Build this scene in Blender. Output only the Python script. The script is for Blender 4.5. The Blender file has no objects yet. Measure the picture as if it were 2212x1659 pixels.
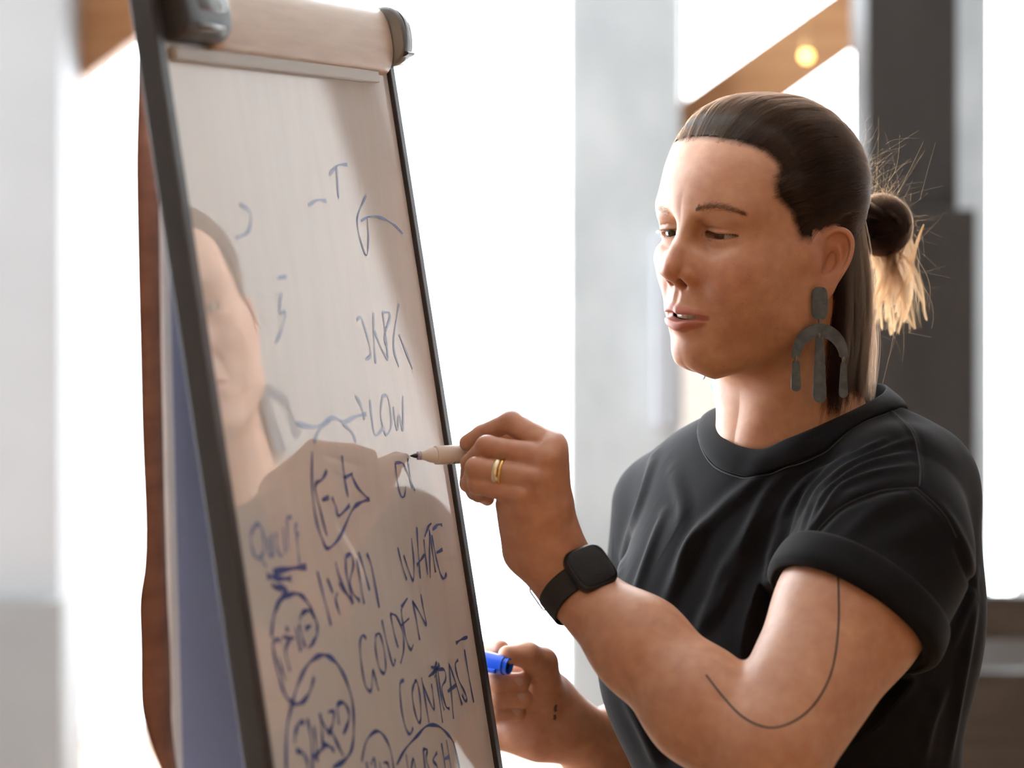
import bpy, bmesh, math, random
import numpy as np
from mathutils import Vector, Matrix, noise as mnoise
sc = bpy.context.scene
COL = sc.collection
random.seed(7); RNG = np.random.default_rng(7)

# ------------------------------------------------------------------ camera
FPX, PU, PV, CAMZ = 5223.0, 1106.0, 400.0, 1.60      # photo frame 2212 x 1659, horizon on row 400
cam = bpy.data.cameras.new('camera'); cam_ob = bpy.data.objects.new('camera', cam); COL.objects.link(cam_ob)
cam_ob.location = (0, 0, CAMZ); cam_ob.rotation_euler = (math.pi/2, 0, 0)
cam.sensor_fit = 'HORIZONTAL'; cam.sensor_width = 36.0; cam.lens = 36.0*FPX/2212.0
cam.shift_y = -(829.5-PV)/2212.0; cam.clip_start = 0.05; cam.clip_end = 200
cam.dof.use_dof = True; cam.dof.focus_distance = 2.055; cam.dof.aperture_fstop = 3.6
sc.camera = cam_ob
# ------------------------------------------------------------------ sky, lamps, exposure
world = bpy.data.worlds.new('overcast_sky'); sc.world = world; world.use_nodes = True
bg = world.node_tree.nodes['Background']; bg.inputs[0].default_value = (0.90, 0.955, 1.0, 1); bg.inputs[1].default_value = 14.0
sc.view_settings.view_transform = 'Standard'; sc.view_settings.look = 'None'
sc.view_settings.exposure = 0.0; sc.view_settings.gamma = 1.0; sc.view_settings.use_curve_mapping = False
try:
    sc.cycles.use_denoising = True
    sc.cycles.max_bounces = 8; sc.cycles.diffuse_bounces = 4; sc.cycles.glossy_bounces = 4
    sc.cycles.transmission_bounces = 4; sc.cycles.transparent_max_bounces = 16
    sc.cycles.caustics_reflective = False; sc.cycles.caustics_refractive = False
    sc.cycles.sample_clamp_indirect = 6.0
except Exception: pass

# ------------------------------------------------------------------ helpers
def ray(u, v): return np.array([(u-PU)/FPX, 1.0, -(v-PV)/FPX])
def pix(u, v, Y):
    p = ray(u, v)*Y; p[2] += CAMZ; return p
def proj(p):
    p = np.asarray(p, float); return PU+FPX*p[..., 0]/p[..., 1], PV-FPX*(p[..., 2]-CAMZ)/p[..., 1]
def lin(r, g, b):
    f = lambda c: (c/255/12.92 if c/255 <= 0.04045 else ((c/255+0.055)/1.055)**2.4)
    return (f(r), f(g), f(b), 1.0)
def mat(name, col, rough=0.5, metal=0.0, spec=0.5, **kw):
    m = bpy.data.materials.new(name); m.use_nodes = True
    b = m.node_tree.nodes['Principled BSDF']
    b.inputs['Base Color'].default_value = col; b.inputs['Roughness'].default_value = rough
    b.inputs['Metallic'].default_value = metal; b.inputs['Specular IOR Level'].default_value = spec
    for k, v in kw.items(): b.inputs[k.replace('_', ' ')].default_value = v
    return m
def nd(m, typ, **kw):
    n = m.node_tree.nodes.new(typ)
    for k, v in kw.items(): setattr(n, k, v)
    return n
def lk(m, a, b): m.node_tree.links.new(a, b)
def bsdf(m): return m.node_tree.nodes['Principled BSDF']
def noise_mix(m, c1, c2, scale=(1, 1, 1), nscale=5.0, detail=4.0, lo=0.35, hi=0.65, coord='Object', bump=0.0, rough=None):
    tc = nd(m, 'ShaderNodeTexCoord'); mp = nd(m, 'ShaderNodeMapping'); mp.inputs['Scale'].default_value = scale
    nz = nd(m, 'ShaderNodeTexNoise'); nz.inputs['Scale'].default_value = nscale; nz.inputs['Detail'].default_value = detail
    rp = nd(m, 'ShaderNodeValToRGB'); rp.color_ramp.elements[0].position = lo; rp.color_ramp.elements[1].position = hi
    rp.color_ramp.elements[0].color = c1; rp.color_ramp.elements[1].color = c2
    lk(m, tc.outputs[coord], mp.inputs['Vector']); lk(m, mp.outputs['Vector'], nz.inputs['Vector'])
    lk(m, nz.outputs['Fac'], rp.inputs['Fac']); lk(m, rp.outputs['Color'], bsdf(m).inputs['Base Color'])
    if bump:
        bp = nd(m, 'ShaderNodeBump'); bp.inputs['Strength'].default_value = bump; bp.inputs['Distance'].default_value = 0.002
        lk(m, nz.outputs['Fac'], bp.inputs['Height']); lk(m, bp.outputs['Normal'], bsdf(m).inputs['Normal'])
    return m
def link(o, parent=None):
    COL.objects.link(o)
    if parent is not None: o.parent = parent
    return o
def mesh_obj(name, verts, faces, material, parent=None, smooth=True):
    me = bpy.data.meshes.new(name); me.from_pydata([tuple(map(float, v)) for v in verts], [], [tuple(map(int, f)) for f in faces]); me.update()
    if material is not None: me.materials.append(material)
    if smooth: me.polygons.foreach_set('use_smooth', [True]*len(me.polygons))
    return link(bpy.data.objects.new(name, me), parent)
def np_mesh(name, V, Q, material, parent=None, smooth=True):
    V = np.asarray(V, np.float32); Q = np.asarray(Q, np.int32); n = Q.shape[1]
    me = bpy.data.meshes.new(name); me.vertices.add(len(V)); me.vertices.foreach_set('co', V.ravel())
    me.loops.add(Q.size); me.loops.foreach_set('vertex_index', Q.ravel())
    me.polygons.add(len(Q)); me.polygons.foreach_set('loop_start', np.arange(0, Q.size, n, dtype=np.int32))
    me.polygons.foreach_set('use_smooth', np.full(len(Q), smooth)); me.update(calc_edges=True); me.validate()
    if material is not None: me.materials.append(material)
    return link(bpy.data.objects.new(name, me), parent)
def bm_obj(name, bm, material, parent=None, smooth=False, loc=None):
    me = bpy.data.meshes.new(name); bm.to_mesh(me); bm.free()
    if material is not None: me.materials.append(material)
    if smooth: me.polygons.foreach_set('use_smooth', [True]*len(me.polygons))
    return link(bpy.data.objects.new(name, me), parent)
def bevel_all(bm, w, seg=2):
    bmesh.ops.bevel(bm, geom=list(bm.edges), offset=w, segments=seg, affect='EDGES', profile=0.5, clamp_overlap=True)
def box(name, lo, hi, material, parent=None, bev=0.0, frame=None, seg=2):
    """box between lo and hi in a frame (origin, e1, e2, e3) or in world axes"""
    bm = bmesh.new(); bmesh.ops.create_cube(bm, size=1.0)
    lo, hi = np.array(lo, float), np.array(hi, float)
    for v in bm.verts: v.co = Vector((lo+(np.array(v.co)+0.5)*(hi-lo)))
    if bev: bevel_all(bm, bev, seg)
    if frame is not None:
        o, a, b, c = frame
        for v in bm.verts: v.co = Vector(o + a*v.co[0] + b*v.co[1] + c*v.co[2])
        bmesh.ops.recalc_face_normals(bm, faces=bm.faces)
    return bm_obj(name, bm, material, parent, smooth=False)
def thing(name, label, cat, loc, group=None):
    o = bpy.data.objects.new(name, None); COL.objects.link(o); o.location = loc
    o.empty_display_size = 0.05
    o['label'] = label; o['category'] = cat
    if group: o['group'] = group
    return o
def adopt(parent, *obs):
    """parent objects whose meshes are in world coordinates to an Empty"""
    for o in obs:
        o.parent = parent; o.matrix_parent_inverse = Matrix.Translation(parent.location).inverted()
def structure(o): o['kind'] = 'structure'; return o
def tube(name, pts, rad, material, parent=None, seg=8, cap=True):
    """swept tube along a polyline, rad a number or one per point"""
    P = np.asarray(pts, float); n = len(P); rad = np.full(n, rad) if np.isscalar(rad) else np.asarray(rad, float)
    T = np.gradient(P, axis=0); T /= np.linalg.norm(T, axis=1)[:, None]+1e-12
    ref = np.array([0, 0, 1.0]) if abs(T[0][2]) < 0.9 else np.array([1.0, 0, 0])
    V = []; N = np.cross(T[0], ref); N /= np.linalg.norm(N)
    for i in range(n):
        N = N-T[i]*np.dot(N, T[i]); N /= np.linalg.norm(N); B = np.cross(T[i], N)
        for k in range(seg):
            a = 2*math.pi*k/seg; V.append(P[i]+rad[i]*(math.cos(a)*N+math.sin(a)*B))
    F = [(i*seg+k, i*seg+(k+1) % seg, (i+1)*seg+(k+1) % seg, (i+1)*seg+k) for i in range(n-1) for k in range(seg)]
    if cap: F += [tuple(range(seg))[::-1], tuple((n-1)*seg+k for k in range(seg))]
    return mesh_obj(name, V, F, material, parent)
def catmull(P, n=8):
    P = np.asarray(P, float); out = []
    for i in range(len(P)-1):
        p0, p1, p2, p3 = P[max(i-1, 0)], P[i], P[i+1], P[min(i+2, len(P)-1)]
        for k in range(n):
            t = k/n; out.append(0.5*((2*p1)+(-p0+p2)*t+(2*p0-5*p1+4*p2-p3)*t*t+(-p0+3*p1-3*p2+p3)*t**3))
    out.append(P[-1]); return np.array(out)
# ------------------------------------------------------------------ room shell
M = {}
M['floor'] = noise_mix(mat('oak_floor', (0.3, 0.18, 0.1, 1), 0.45), (0.22, 0.125, 0.065, 1), (0.32, 0.195, 0.11, 1), (1, 12, 1), 6, 5)
M['plaster'] = noise_mix(mat('white_plaster', (0.8, 0.8, 0.78, 1), 0.8), (0.76, 0.755, 0.74, 1), (0.82, 0.815, 0.80, 1), (1, 1, 1), 3, 4)
M['warm_wall'] = noise_mix(mat('timber_lining', (0.5, 0.3, 0.16, 1), 0.55), (0.42, 0.245, 0.13, 1), (0.55, 0.345, 0.195, 1), (8, 8, 0.5), 3, 5)
M['concrete'] = noise_mix(mat('pale_concrete', (0.6, 0.62, 0.63, 1), 0.75), (0.36, 0.395, 0.415, 1), (0.46, 0.50, 0.52, 1), (1, 1, 0.6), 7, 5)
M['grey_paint'] = noise_mix(mat('grey_paint', (0.5, 0.5, 0.5, 1), 0.7), (0.24, 0.24, 0.245, 1), (0.275, 0.275, 0.28, 1), (1, 1, 1), 2, 3)
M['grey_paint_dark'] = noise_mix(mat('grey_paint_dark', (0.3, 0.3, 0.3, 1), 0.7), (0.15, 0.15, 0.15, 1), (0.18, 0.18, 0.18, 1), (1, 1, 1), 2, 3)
M['beam'] = noise_mix(mat('fir_beam', (0.55, 0.3, 0.14, 1), 0.6), (0.36, 0.175, 0.075, 1), (0.48, 0.265, 0.13, 1), (1.2, 14, 14), 2.2, 6)
M['charcoal'] = noise_mix(mat('charcoal_cladding', (0.05, 0.05, 0.05, 1), 0.6), (0.014, 0.013, 0.013, 1), (0.024, 0.022, 0.0215, 1), (1, 1, 0.2), 8, 4)
M['white_frame'] = mat('white_frame', (0.8, 0.8, 0.79, 1), 0.4)
M['dark_frame'] = mat('dark_frame', (0.10, 0.105, 0.11, 1), 0.4)
gl = bpy.data.materials.new('window_glass'); gl.use_nodes = True; M['glass'] = gl
gl.node_tree.nodes.remove(gl.node_tree.nodes['Principled BSDF'])
_t = nd(gl, 'ShaderNodeBsdfTransparent'); _g = nd(gl, 'ShaderNodeBsdfGlossy'); _g.inputs['Roughness'].default_value = 0.02
_x = nd(gl, 'ShaderNodeMixShader'); _x.inputs[0].default_value = .06
lk(gl, _t.outputs[0], _x.inputs[1]); lk(gl, _g.outputs[0], _x.inputs[2])
lk(gl, _x.outputs[0], gl.node_tree.nodes['Material Output'].inputs['Surface'])

X0, X1, Y0r, Y1r, HC = -3.2, 5.6, -2.6, 7.0, 4.6
structure(box('floor', (X0-.2, Y0r-.2, -0.1), (X1+.2, Y1r+.2, 0), M['floor']))
structure(box('ceiling', (X0-.2, Y0r-.2, HC), (X1+.2, Y1r+.2, HC+.1), M['plaster']))
structure(box('wall_front', (X0, Y0r-.12, 0), (X1, Y0r, HC), M['warm_wall']))
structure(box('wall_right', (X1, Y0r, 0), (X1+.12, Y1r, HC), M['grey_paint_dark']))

def glazed(idx, wall, a0, a1, at, z0, z1, cuts, fm, axis):
    """a window: frame bars and one pane per bay; axis 'x' runs along X at y=at, 'y' runs along Y at x=at"""
    w = bpy.data.objects.new('window_%d' % idx, None); COL.objects.link(w); w['kind'] = 'structure'
    P = (lambda a, z, d: (a, at+d, z)) if axis == 'x' else (lambda a, z, d: (at+d, a, z))
    def bar(n, a, b, zz0, zz1, d0, d1, m):
        lo, hi = np.array(P(a, zz0, d0)), np.array(P(b, zz1, d1)); return box(n, np.minimum(lo, hi), np.maximum(lo, hi), m, w)
    bar('sill', a0, a1, z0, z0+.06, -.04, .04, fm); bar('head', a0, a1, z1-.06, z1, -.04, .04, fm)
    xs = [a0]+list(cuts)+[a1]
    for x in xs: bar('mullion', x-.022, x+.022, z0+.06, z1-.06, -.04, .04, fm)
    for x, y in zip(xs[:-1], xs[1:]): bar('pane', x+.022, y-.022, z0+.06, z1-.06, -.004, .004, M['glass'])
    return w
# window walls: the left part of the far side and the left side; white wall on the right
glazed(1, 'back', -3.2, 5.6, 7.0, 0.0, HC, [-1.9, -0.72, 0.475, 1.75, 3.0, 4.3], M['white_frame'], 'x')
glazed(2, 'left', 1.6, 7.0, X0, 0.25, HC, [2.9, 4.2, 5.6], M['white_frame'], 'y')
bl = bpy.data.materials.new('added_blind_fabric'); bl.use_nodes = True; bl.node_tree.nodes.remove(bl.node_tree.nodes['Principled BSDF'])
_a = nd(bl, 'ShaderNodeBsdfTranslucent'); _a.inputs['Color'].default_value = (.36, .362, .362, 1); _d = nd(bl, 'ShaderNodeBsdfDiffuse'); _d.inputs['Color'].default_value = (.45, .45, .44, 1); _s = nd(bl, 'ShaderNodeAddShader')
lk(bl, _a.outputs[0], _s.inputs[0]); lk(bl, _d.outputs[0], _s.inputs[1]); lk(bl, _s.outputs[0], bl.node_tree.nodes['Material Output'].inputs['Surface'])
rb = box('added_blind', (1.42, 6.86, .25), (5.45, 6.863, HC-.1), bl); rb['label'] = 'white blind added over the right part of the far window to brighten the board'; rb['category'] = 'blind'  # added blind: its soft glow gives the board a bright reflection
structure(box('wall_left', (X0-.12, Y0r, 0), (X0, 1.6, HC), M['concrete']))
structure(box('trim_1', (X0-.12, 1.6, 0), (X0, 7.0, 0.25), M['plaster']))
# piers between camera and the window wall
def px_box(name, u0, u1, v0, v1, Y, depth, m, kind='structure', bev=0.0):
    a, b = pix(u0, v1, Y), pix(u1, v0, Y)
    o = box(name, (a[0], Y, max(a[2], 0.0)), (b[0], Y+depth, min(b[2], HC)), m, bev=bev)
    if kind: o['kind'] = kind
    return o
col_ = px_box('trim_2', 1228, 1470, -900, 3000, 5.5, .26, M['concrete'])
px_box('trim_3', -420, 128, -900, 3000, 5.2, .30, M['grey_paint'])
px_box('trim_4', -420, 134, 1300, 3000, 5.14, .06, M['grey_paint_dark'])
px_box('trim_5', 1872, 2068, -900, 3000, 5.0, .22, M['charcoal'])
px_box('trim_6', 1872, 2108, 452, 3000, 4.9, .10, M['charcoal'])
px_box('trim_7', 2060, 2140, -900, 3000, 5.6, .2, M['concrete'])
px_box('trim_8', 1472, 1640, 240, 3000, 6.6, .2, mat('beige_plaster', (.66, .60, .53, 1), .8))
def brace(name, u0, v0, u1, v1, wpx, Y, depth, m):
    a, b = pix(u0, v0, Y), pix(u1, v1, Y); d = (b-a); L = np.linalg.norm(d); d /= L; n = np.cross(d, [0, 1, 0]); w = wpx/FPX*Y
    return structure(box(name, (0, -w/2, 0), (L, w/2, depth), m, frame=(a, d, n, np.array([0, 1.0, 0])), bev=.004))
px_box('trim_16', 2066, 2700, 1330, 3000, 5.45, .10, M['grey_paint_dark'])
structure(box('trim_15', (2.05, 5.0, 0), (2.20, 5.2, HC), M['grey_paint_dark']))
brace('trim_9', 1440, 320, 2080, -135, 124, 5.62, .14, M['beam'])
brace('trim_10', 60, 157, 640, -272, 160, 5.45, .14, M['beam'])
for u_ in (166, 196, 232): px_box('trim_%d' % (11+int(u_ > 170)+int(u_ > 200)), u_, u_+6, -300, 3000, 6.7, .03, M['white_frame'])
px_box('trim_14', 1476, 1484, -300, 330, 6.3, .05, M['dark_frame'])
# a panel for the soft grey patch on the column, a spot lamp, a dark chair
pn = px_box('grey_panel', 1412, 1476, 500, 930, 5.44, .05, mat('soft_grey', (.36, .38, .41, 1), .9), None, .012)
pn['label'] = 'narrow soft grey patch on the concrete column, built as a panel'; pn['category'] = 'panel'
M['bulb'] = bpy.data.materials.new('warm_bulb'); M['bulb'].use_nodes = True; _b = bsdf(M['bulb']); _b.inputs['Base Color'].default_value = (1, .6, .2, 1); _b.inputs['Emission Color'].default_value = (1.0, .52, .13, 1); _b.inputs['Emission Strength'].default_value = 11
lampc = pix(1742, 121, 5.3); lamp = thing('pendant_lamp', 'small glowing pendant bulb in front of the timber brace', 'lamp', tuple(lampc))
bm = bmesh.new(); bmesh.ops.create_uvsphere(bm, u_segments=20, v_segments=12, radius=.011); bmesh.ops.translate(bm, vec=Vector(lampc), verts=bm.verts); adopt(lamp, bm_obj('bulb', bm, M['bulb'], None, True))
adopt(lamp, tube('cable', [lampc+np.array([0, 0, .03]), np.array([lampc[0], lampc[1], HC])], .0018, mat('brass_cable', (.5, .34, .18, 1), .4)), tube('lamp_holder', [lampc+np.array([0, 0, .009]), lampc+np.array([0, 0, .034])], .007, mat('brass', (.55, .35, .15, 1), .35, .9)))
cc = pix(2260, 1500, 4.4); M['dark_wood'] = noise_mix(mat('dark_wood', (.07, .05, .04, 1), .45), (.022, .018, .015, 1), (.045, .034, .027, 1), (1, 1, 8), 6, 4)
ch = thing('chair', 'dark brown wooden chair by the right edge, behind the woman', 'chair', (cc[0], cc[1], 0))
w2 = .20
def cb(n, lo, hi): adopt(ch, box(n, np.array(lo)+[cc[0], cc[1], 0], np.array(hi)+[cc[0], cc[1], 0], M['dark_wood'], bev=.006))
zt, zg0, zg1 = pix(0, 1296, 4.4)[2], pix(0, 1378, 4.4)[2], pix(0, 1446, 4.4)[2]
for sx in (-1, 1): cb('leg', (sx*(w2-.02)-.018, -.02, 0), (sx*(w2-.02)+.018, .018, zt)); cb('leg', (sx*(w2-.02)-.018, .40, 0), (sx*(w2-.02)+.018, .436, .44))
cb('back_rail', (-w2-.02, -.024, zg0), (w2+.02, .012, zt+.012)); cb('backrest', (-w2, -.02, .50), (w2, .008, zg1)); cb('seat', (-w2-.01, -.02, .44), (w2+.01, .44, .475))
# ------------------------------------------------------------------ flip chart easel
BH = np.array([0.3009552, 0.95363828, 0.0]); BT = np.array([-0.1555204, 0.04908011, 0.98661266]); BN = np.array([0.9408716, -0.29692621, 0.16308112])
BO = pix(885, 985, 2.0)                           # pen tip touches the board here
BF = (BO, BH, BT, BN)                              # along, up, out of the writing surface
SL, SR, WT, WB = -0.3584, 0.0874, 0.322, -0.66
def board(u, v, lift=0.0):
    r = ray(u, v); c = np.array([0, 0, CAMZ]); q = c + r*(((BO-c)@BN+lift)/(r@BN)); return q
M['board'] = mat('glossy_white_board', (0.80, 0.80, 0.815, 1), 0.03, 0.0, 0.5, IOR=2.05)
_m = M['board']; _tc = nd(_m, 'ShaderNodeTexCoord'); _mp = nd(_m, 'ShaderNodeMapping'); _mp.inputs['Rotation'].default_value = (0, .15, 0); _mp.inputs['Scale'].default_value = (60, 60, 2.2)   # wipe marks
_nz = nd(_m, 'ShaderNodeTexNoise'); _nz.inputs['Scale'].default_value = 1.0; _nz.inputs['Detail'].default_value = 4; _rp = nd(_m, 'ShaderNodeValToRGB'); _rp.color_ramp.elements[0].position = .35; _rp.color_ramp.elements[1].position = .62
_rp.color_ramp.elements[0].color = (.775, .782, .795, 1); _rp.color_ramp.elements[1].color = (.815, .815, .822, 1)
lk(_m, _tc.outputs['Object'], _mp.inputs['Vector']); lk(_m, _mp.outputs['Vector'], _nz.inputs['Vector']); lk(_m, _nz.outputs['Fac'], _rp.inputs['Fac']); lk(_m, _rp.outputs['Color'], bsdf(_m).inputs['Base Color'])
M['post'] = mat('grey_powder_coat', lin(52, 52, 54), 0.4)
M['black_trim'] = mat('black_anodised', (0.028, 0.027, 0.03, 1), 0.3, 0.5)
M['trim_edge'] = mat('blue_grey_edge', lin(150, 165, 180), 0.3, 0.6)
M['cap'] = mat('dark_plastic', (0.042, 0.04, 0.042, 1), 0.28)
M['cap_metal'] = mat('satin_plastic', (0.20, 0.205, 0.21, 1), 0.22, 0.5)
M['roll'] = noise_mix(mat('cream_paper', (0.66, 0.53, 0.42, 1), 0.32), (0.62, 0.50, 0.41, 1), (0.70, 0.57, 0.46, 1), (3, 3, 30), 5, 3)
M['paper'] = mat('white_paper', (0.82, 0.82, 0.84, 1), 0.7)
M['kraft'] = noise_mix(mat('kraft_card', (0.25, 0.09, 0.04, 1), 0.75), (0.14, 0.045, 0.020, 1), (0.20, 0.07, 0.034, 1), (2, 2, 9), 8, 4)
fc = thing('flip_chart', 'grey framed flip chart easel with glossy white board full of blue writing', 'flip chart', (BO+BH*-.14)[:2].tolist()+[0.0])
def fcp(o): adopt(fc, o); return o
fcp(box('board_surface', (SL, WB, -.008), (SR, WT+.05, 0), M['board'], frame=BF))
fcp(box('side_rail', (SL-.014, WB-.02, -.013), (SL, WT+.06, .004), M['post'], frame=BF, bev=.0015))
fcp(box('side_rail', (SR, WB-.02, -.010), (SR+.011, WT+.02, .004), M['black_trim'], frame=BF, bev=.001))
fcp(box('edge_strip', (SR+.0112, WB-.02, -.0095), (SR+.0150, WT+.02, .0015), M['trim_edge'], frame=BF, bev=.001))
fcp(box('bottom_rail', (SL-.014, WB-.035, -.013), (SR+.018, WB-.021, .006), M['post'], frame=BF, bev=.0015))
fcp(box('pen_tray', (SL, WB-.045, .007), (SR, WB-.036, .055), M['post'], frame=BF, bev=.0015))
def profile_sweep(name, prof, s0, s1, m, ns=2, ends=True, wob=0.0, bev=0.0):
    """closed profile of (n, t) offsets extruded along the board direction"""
    prof = np.asarray(prof, float); k = len(prof); V = []; F = []
    ss = np.linspace(s0, s1, ns)
    if bev: ss = np.concatenate([[s0, s0+bev*.3], np.linspace(s0+bev, s1-bev, ns), [s1-bev*.3, s1]])
    c = prof.mean(0)
    for i, s in enumerate(ss):
        sh = 1.0
        if bev:
            d = min(s-s0, s1-s); sh = 1-0.10*max(0, 1-d/bev)**2
        for p in prof:
            q = c+(p-c)*sh
            V.append(BO+BH*s+BN*(q[0]+wob*math.sin(9*s+3*q[1]*30))+BT*q[1])
    n = len(ss)
    for i in range(n-1):
        for j in range(k): F.append((i*k+j, i*k+(j+1) % k, (i+1)*k+(j+1) % k, (i+1)*k+j))
    if ends: F += [tuple(range(k))[::-1], tuple((n-1)*k+j for j in range(k))]
    bm = bmesh.new(); vs = [bm.verts.new(v) for v in V]
    for f in F: bm.faces.new([vs[i] for i in f])
    bmesh.ops.recalc_face_normals(bm, faces=bm.faces)
    o = bm_obj(name, bm, m, None, smooth=True)
    md = o.modifiers.new('split', 'EDGE_SPLIT'); md.split_angle = math.radians(40)
    return fcp(o)
def ell(b, a, cn, cw, n=40, p=2.3, a0=0, a1=2*math.pi):
    th = np.linspace(a0, a1, n, endpoint=(a1-a0) < 6.2)
    return [(cn+b*math.copysign(abs(math.cos(x))**(2/p), math.cos(x)), cw+a*math.copysign(abs(math.sin(x))**(2/p), math.sin(x))) for x in th]
profile_sweep('paper_roll', ell(.0142, .0300, -.001, WT+.031), SL+.075, SR-.008, M['roll'], 24, bev=.002)
profile_sweep('end_cap', ell(.0205, .0265, .0035, WT+.0345, p=2.4), SR-.006, SR+.016, M['cap_metal'], 3, bev=.003)
profile_sweep('cap_groove', ell(.0213, .0212, .0030, WT+.039, p=2.4), SR+.000, SR+.003, M['cap'], 2)
profile_sweep('cap_groove', ell(.0212, .0035, .0030, WT+.017, p=2.4), SR-.004, SR+.012, M['cap'], 2)
profile_sweep('clamp_sleeve', ell(.0185, .0215, .002, WT+.028, p=2.6), SL+.006, SL+.085, M['cap'], 4, bev=.006)
profile_sweep('clamp_plate', ell(.0200, .0110, .0025, WT+.034, p=3.0), SL+.026, SL+.076, M['cap_metal'], 3, bev=.004)
profile_sweep('clamp_plate', ell(.0196, .0035, .0025, WT+.015, p=3.0), SL+.026, SL+.066, M['cap_metal'], 3, bev=.002)
fcp(box('paper_clamp', (SL+.01, WT-.007, .0005), (SR-.035, WT+.003, .006), mat('clear_grey_plastic', lin(176, 168, 158), 0.3), frame=BF, bev=.001))
# hanging sheets behind the board
def sheet(name, top, bot, m, thick, off, amp, seed, flip=1):
    """a hanging sheet: lists of (u, v, Y) for its two vertical edges, gently waved"""
    A, B = catmull(top, 6), catmull(bot, 6); n = min(len(A), len(B)); V = []; F = []; k = 9
    for i in range(n):
        for j in range(k):
            t = j/(k-1); p = A[i]*(1-t)+B[i]*t
            V.append(p+np.array([amp*math.sin(3.1*t+0.35*i+seed), 0, 0])*math.sin(math.pi*t))
    for i in range(n-1):
        for j in range(k-1): F.append((i*k+j, i*k+j+1, (i+1)*k+j+1, (i+1)*k+j))
    o = mesh_obj(name, V, F, m); md = o.modifiers.new('thick', 'SOLIDIFY'); md.thickness = thick; md.offset = 0
    return fcp(o)
# blue marker handwriting on the board: strokes in photo pixels, laid on the board plane as thin ink ribbons
M['ink'] = mat('blue_marker_ink', (0.085, 0.125, 0.34, 1), 0.12, 0, .5, IOR=1.6)
M['ink_faint'] = mat('faint_blue_ink', (0.29, 0.36, 0.60, 1), 0.08, 0, .5, IOR=1.7)
def cv(strokes, ox, oy, s): return [[(ox+x/s, oy+y/s) for x, y in st] for st in strokes]
def write(name, strokes, m, w=.0030, lift=.00035):
    V = []; F = []
    for st in strokes:
        P = catmull(st, 6) if len(st) > 2 else np.array([np.array(st[0])*(1-t)+np.array(st[1])*t for t in np.linspace(0, 1, 4)])
        Q = np.array([board(u, v) for u, v in P]); a = (Q-BO)@BH; b = (Q-BO)@BT
        T = np.gradient(np.c_[a, b], axis=0); T /= np.linalg.norm(T, axis=1)[:, None]+1e-9; n0 = len(V)
        for i in range(len(P)):
            ww = w*.5*(.8+.3*math.sin(i*.7+n0))
            for sg in (-1, 1): V.append(BO+BH*(a[i]-sg*T[i, 1]*ww)+BT*(b[i]+sg*T[i, 0]*ww)+BN*lift)
        for i in range(len(P)-1): F.append((n0+2*i, n0+2*i+1, n0+2*i+3, n0+2*i+2))
    bm = bmesh.new(); vs = [bm.verts.new(v) for v in V]
    for f in F: bm.faces.new([vs[i] for i in f])
    bmesh.ops.recalc_face_normals(bm, faces=bm.faces)
    return fcp(bm_obj(name, bm, m))
A = lambda s: cv(s, 760, 1100, 2.969); B = lambda s: cv(s, 560, 1280, 4.377); C_ = lambda s: cv(s, 520, 1080, 5.53); D_ = lambda s: cv(s, 250, 350, 2.552); G_ = lambda s: cv(s, 400, 950, 2.34)
write('handwriting', A([[(292, 245), (320, 360), (350, 455)], [(330, 295), (365, 400), (392, 455), (395, 330), (380, 185)], [(415, 115), (425, 280), (437, 445)], [(415, 360), (440, 325), (465, 290)], [(460, 195), (472, 310), (485, 422)],
    [(495, 130), (497, 290), (502, 440)], [(465, 178), (488, 115), (508, 90)], [(497, 140), (515, 270), (535, 405)], [(515, 132), (550, 100), (578, 102)], [(510, 165), (528, 260), (548, 350), (570, 425), (590, 445), (605, 410)], [(540, 280), (580, 258)]]), M['ink'])
write('handwriting', A([[(90, 832), (68, 810), (50, 860), (60, 1000), (85, 1130), (120, 1165), (130, 1070), (136, 1030), (150, 1090), (170, 1165)], [(150, 812), (150, 900), (175, 1020), (205, 1052), (215, 1000), (200, 880), (175, 800), (150, 812)], [(190, 710), (225, 870), (262, 1002), (276, 960)],
    [(245, 670), (270, 800), (295, 890)], [(245, 670), (285, 690), (325, 790), (330, 900), (310, 990)], [(315, 640), (320, 700), (345, 830), (375, 900), (392, 868)], [(315, 630), (355, 570)], [(315, 745), (365, 700)], [(385, 590), (410, 700), (433, 840)], [(385, 590), (425, 650), (475, 742), (455, 630), (440, 545)]]), M['ink'])
write('handwriting', A([[(332, 1095), (306, 1130), (320, 1300), (350, 1420), (375, 1440), (390, 1400)], [(400, 1110), (385, 1180), (400, 1290), (425, 1365), (440, 1340), (435, 1200), (415, 1105), (400, 1110)], [(445, 1080), (465, 1200), (493, 1370)], [(450, 1110), (490, 1220), (525, 1285), (518, 1190), (508, 1120)],
    [(530, 1000), (550, 1150), (580, 1370)], [(490, 1075), (540, 1030), (562, 1000)], [(505, 1012), (560, 1022)], [(542, 978), (520, 1060)], [(556, 985), (530, 1080)], [(550, 1030), (570, 1200), (590, 1290)], [(550, 1030), (590, 1030), (600, 1090), (575, 1150), (600, 1260), (625, 1280)],
    [(620, 990), (635, 1150), (650, 1345)], [(620, 990), (660, 1100), (705, 1255)], [(612, 1170), (670, 1125)], [(680, 965), (662, 1000), (682, 1090), (720, 1170), (736, 1215), (725, 1230), (705, 1190)], [(720, 900), (750, 1080), (780, 1240)], [(665, 860), (700, 835), (740, 820)]]), M['ink'])
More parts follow.
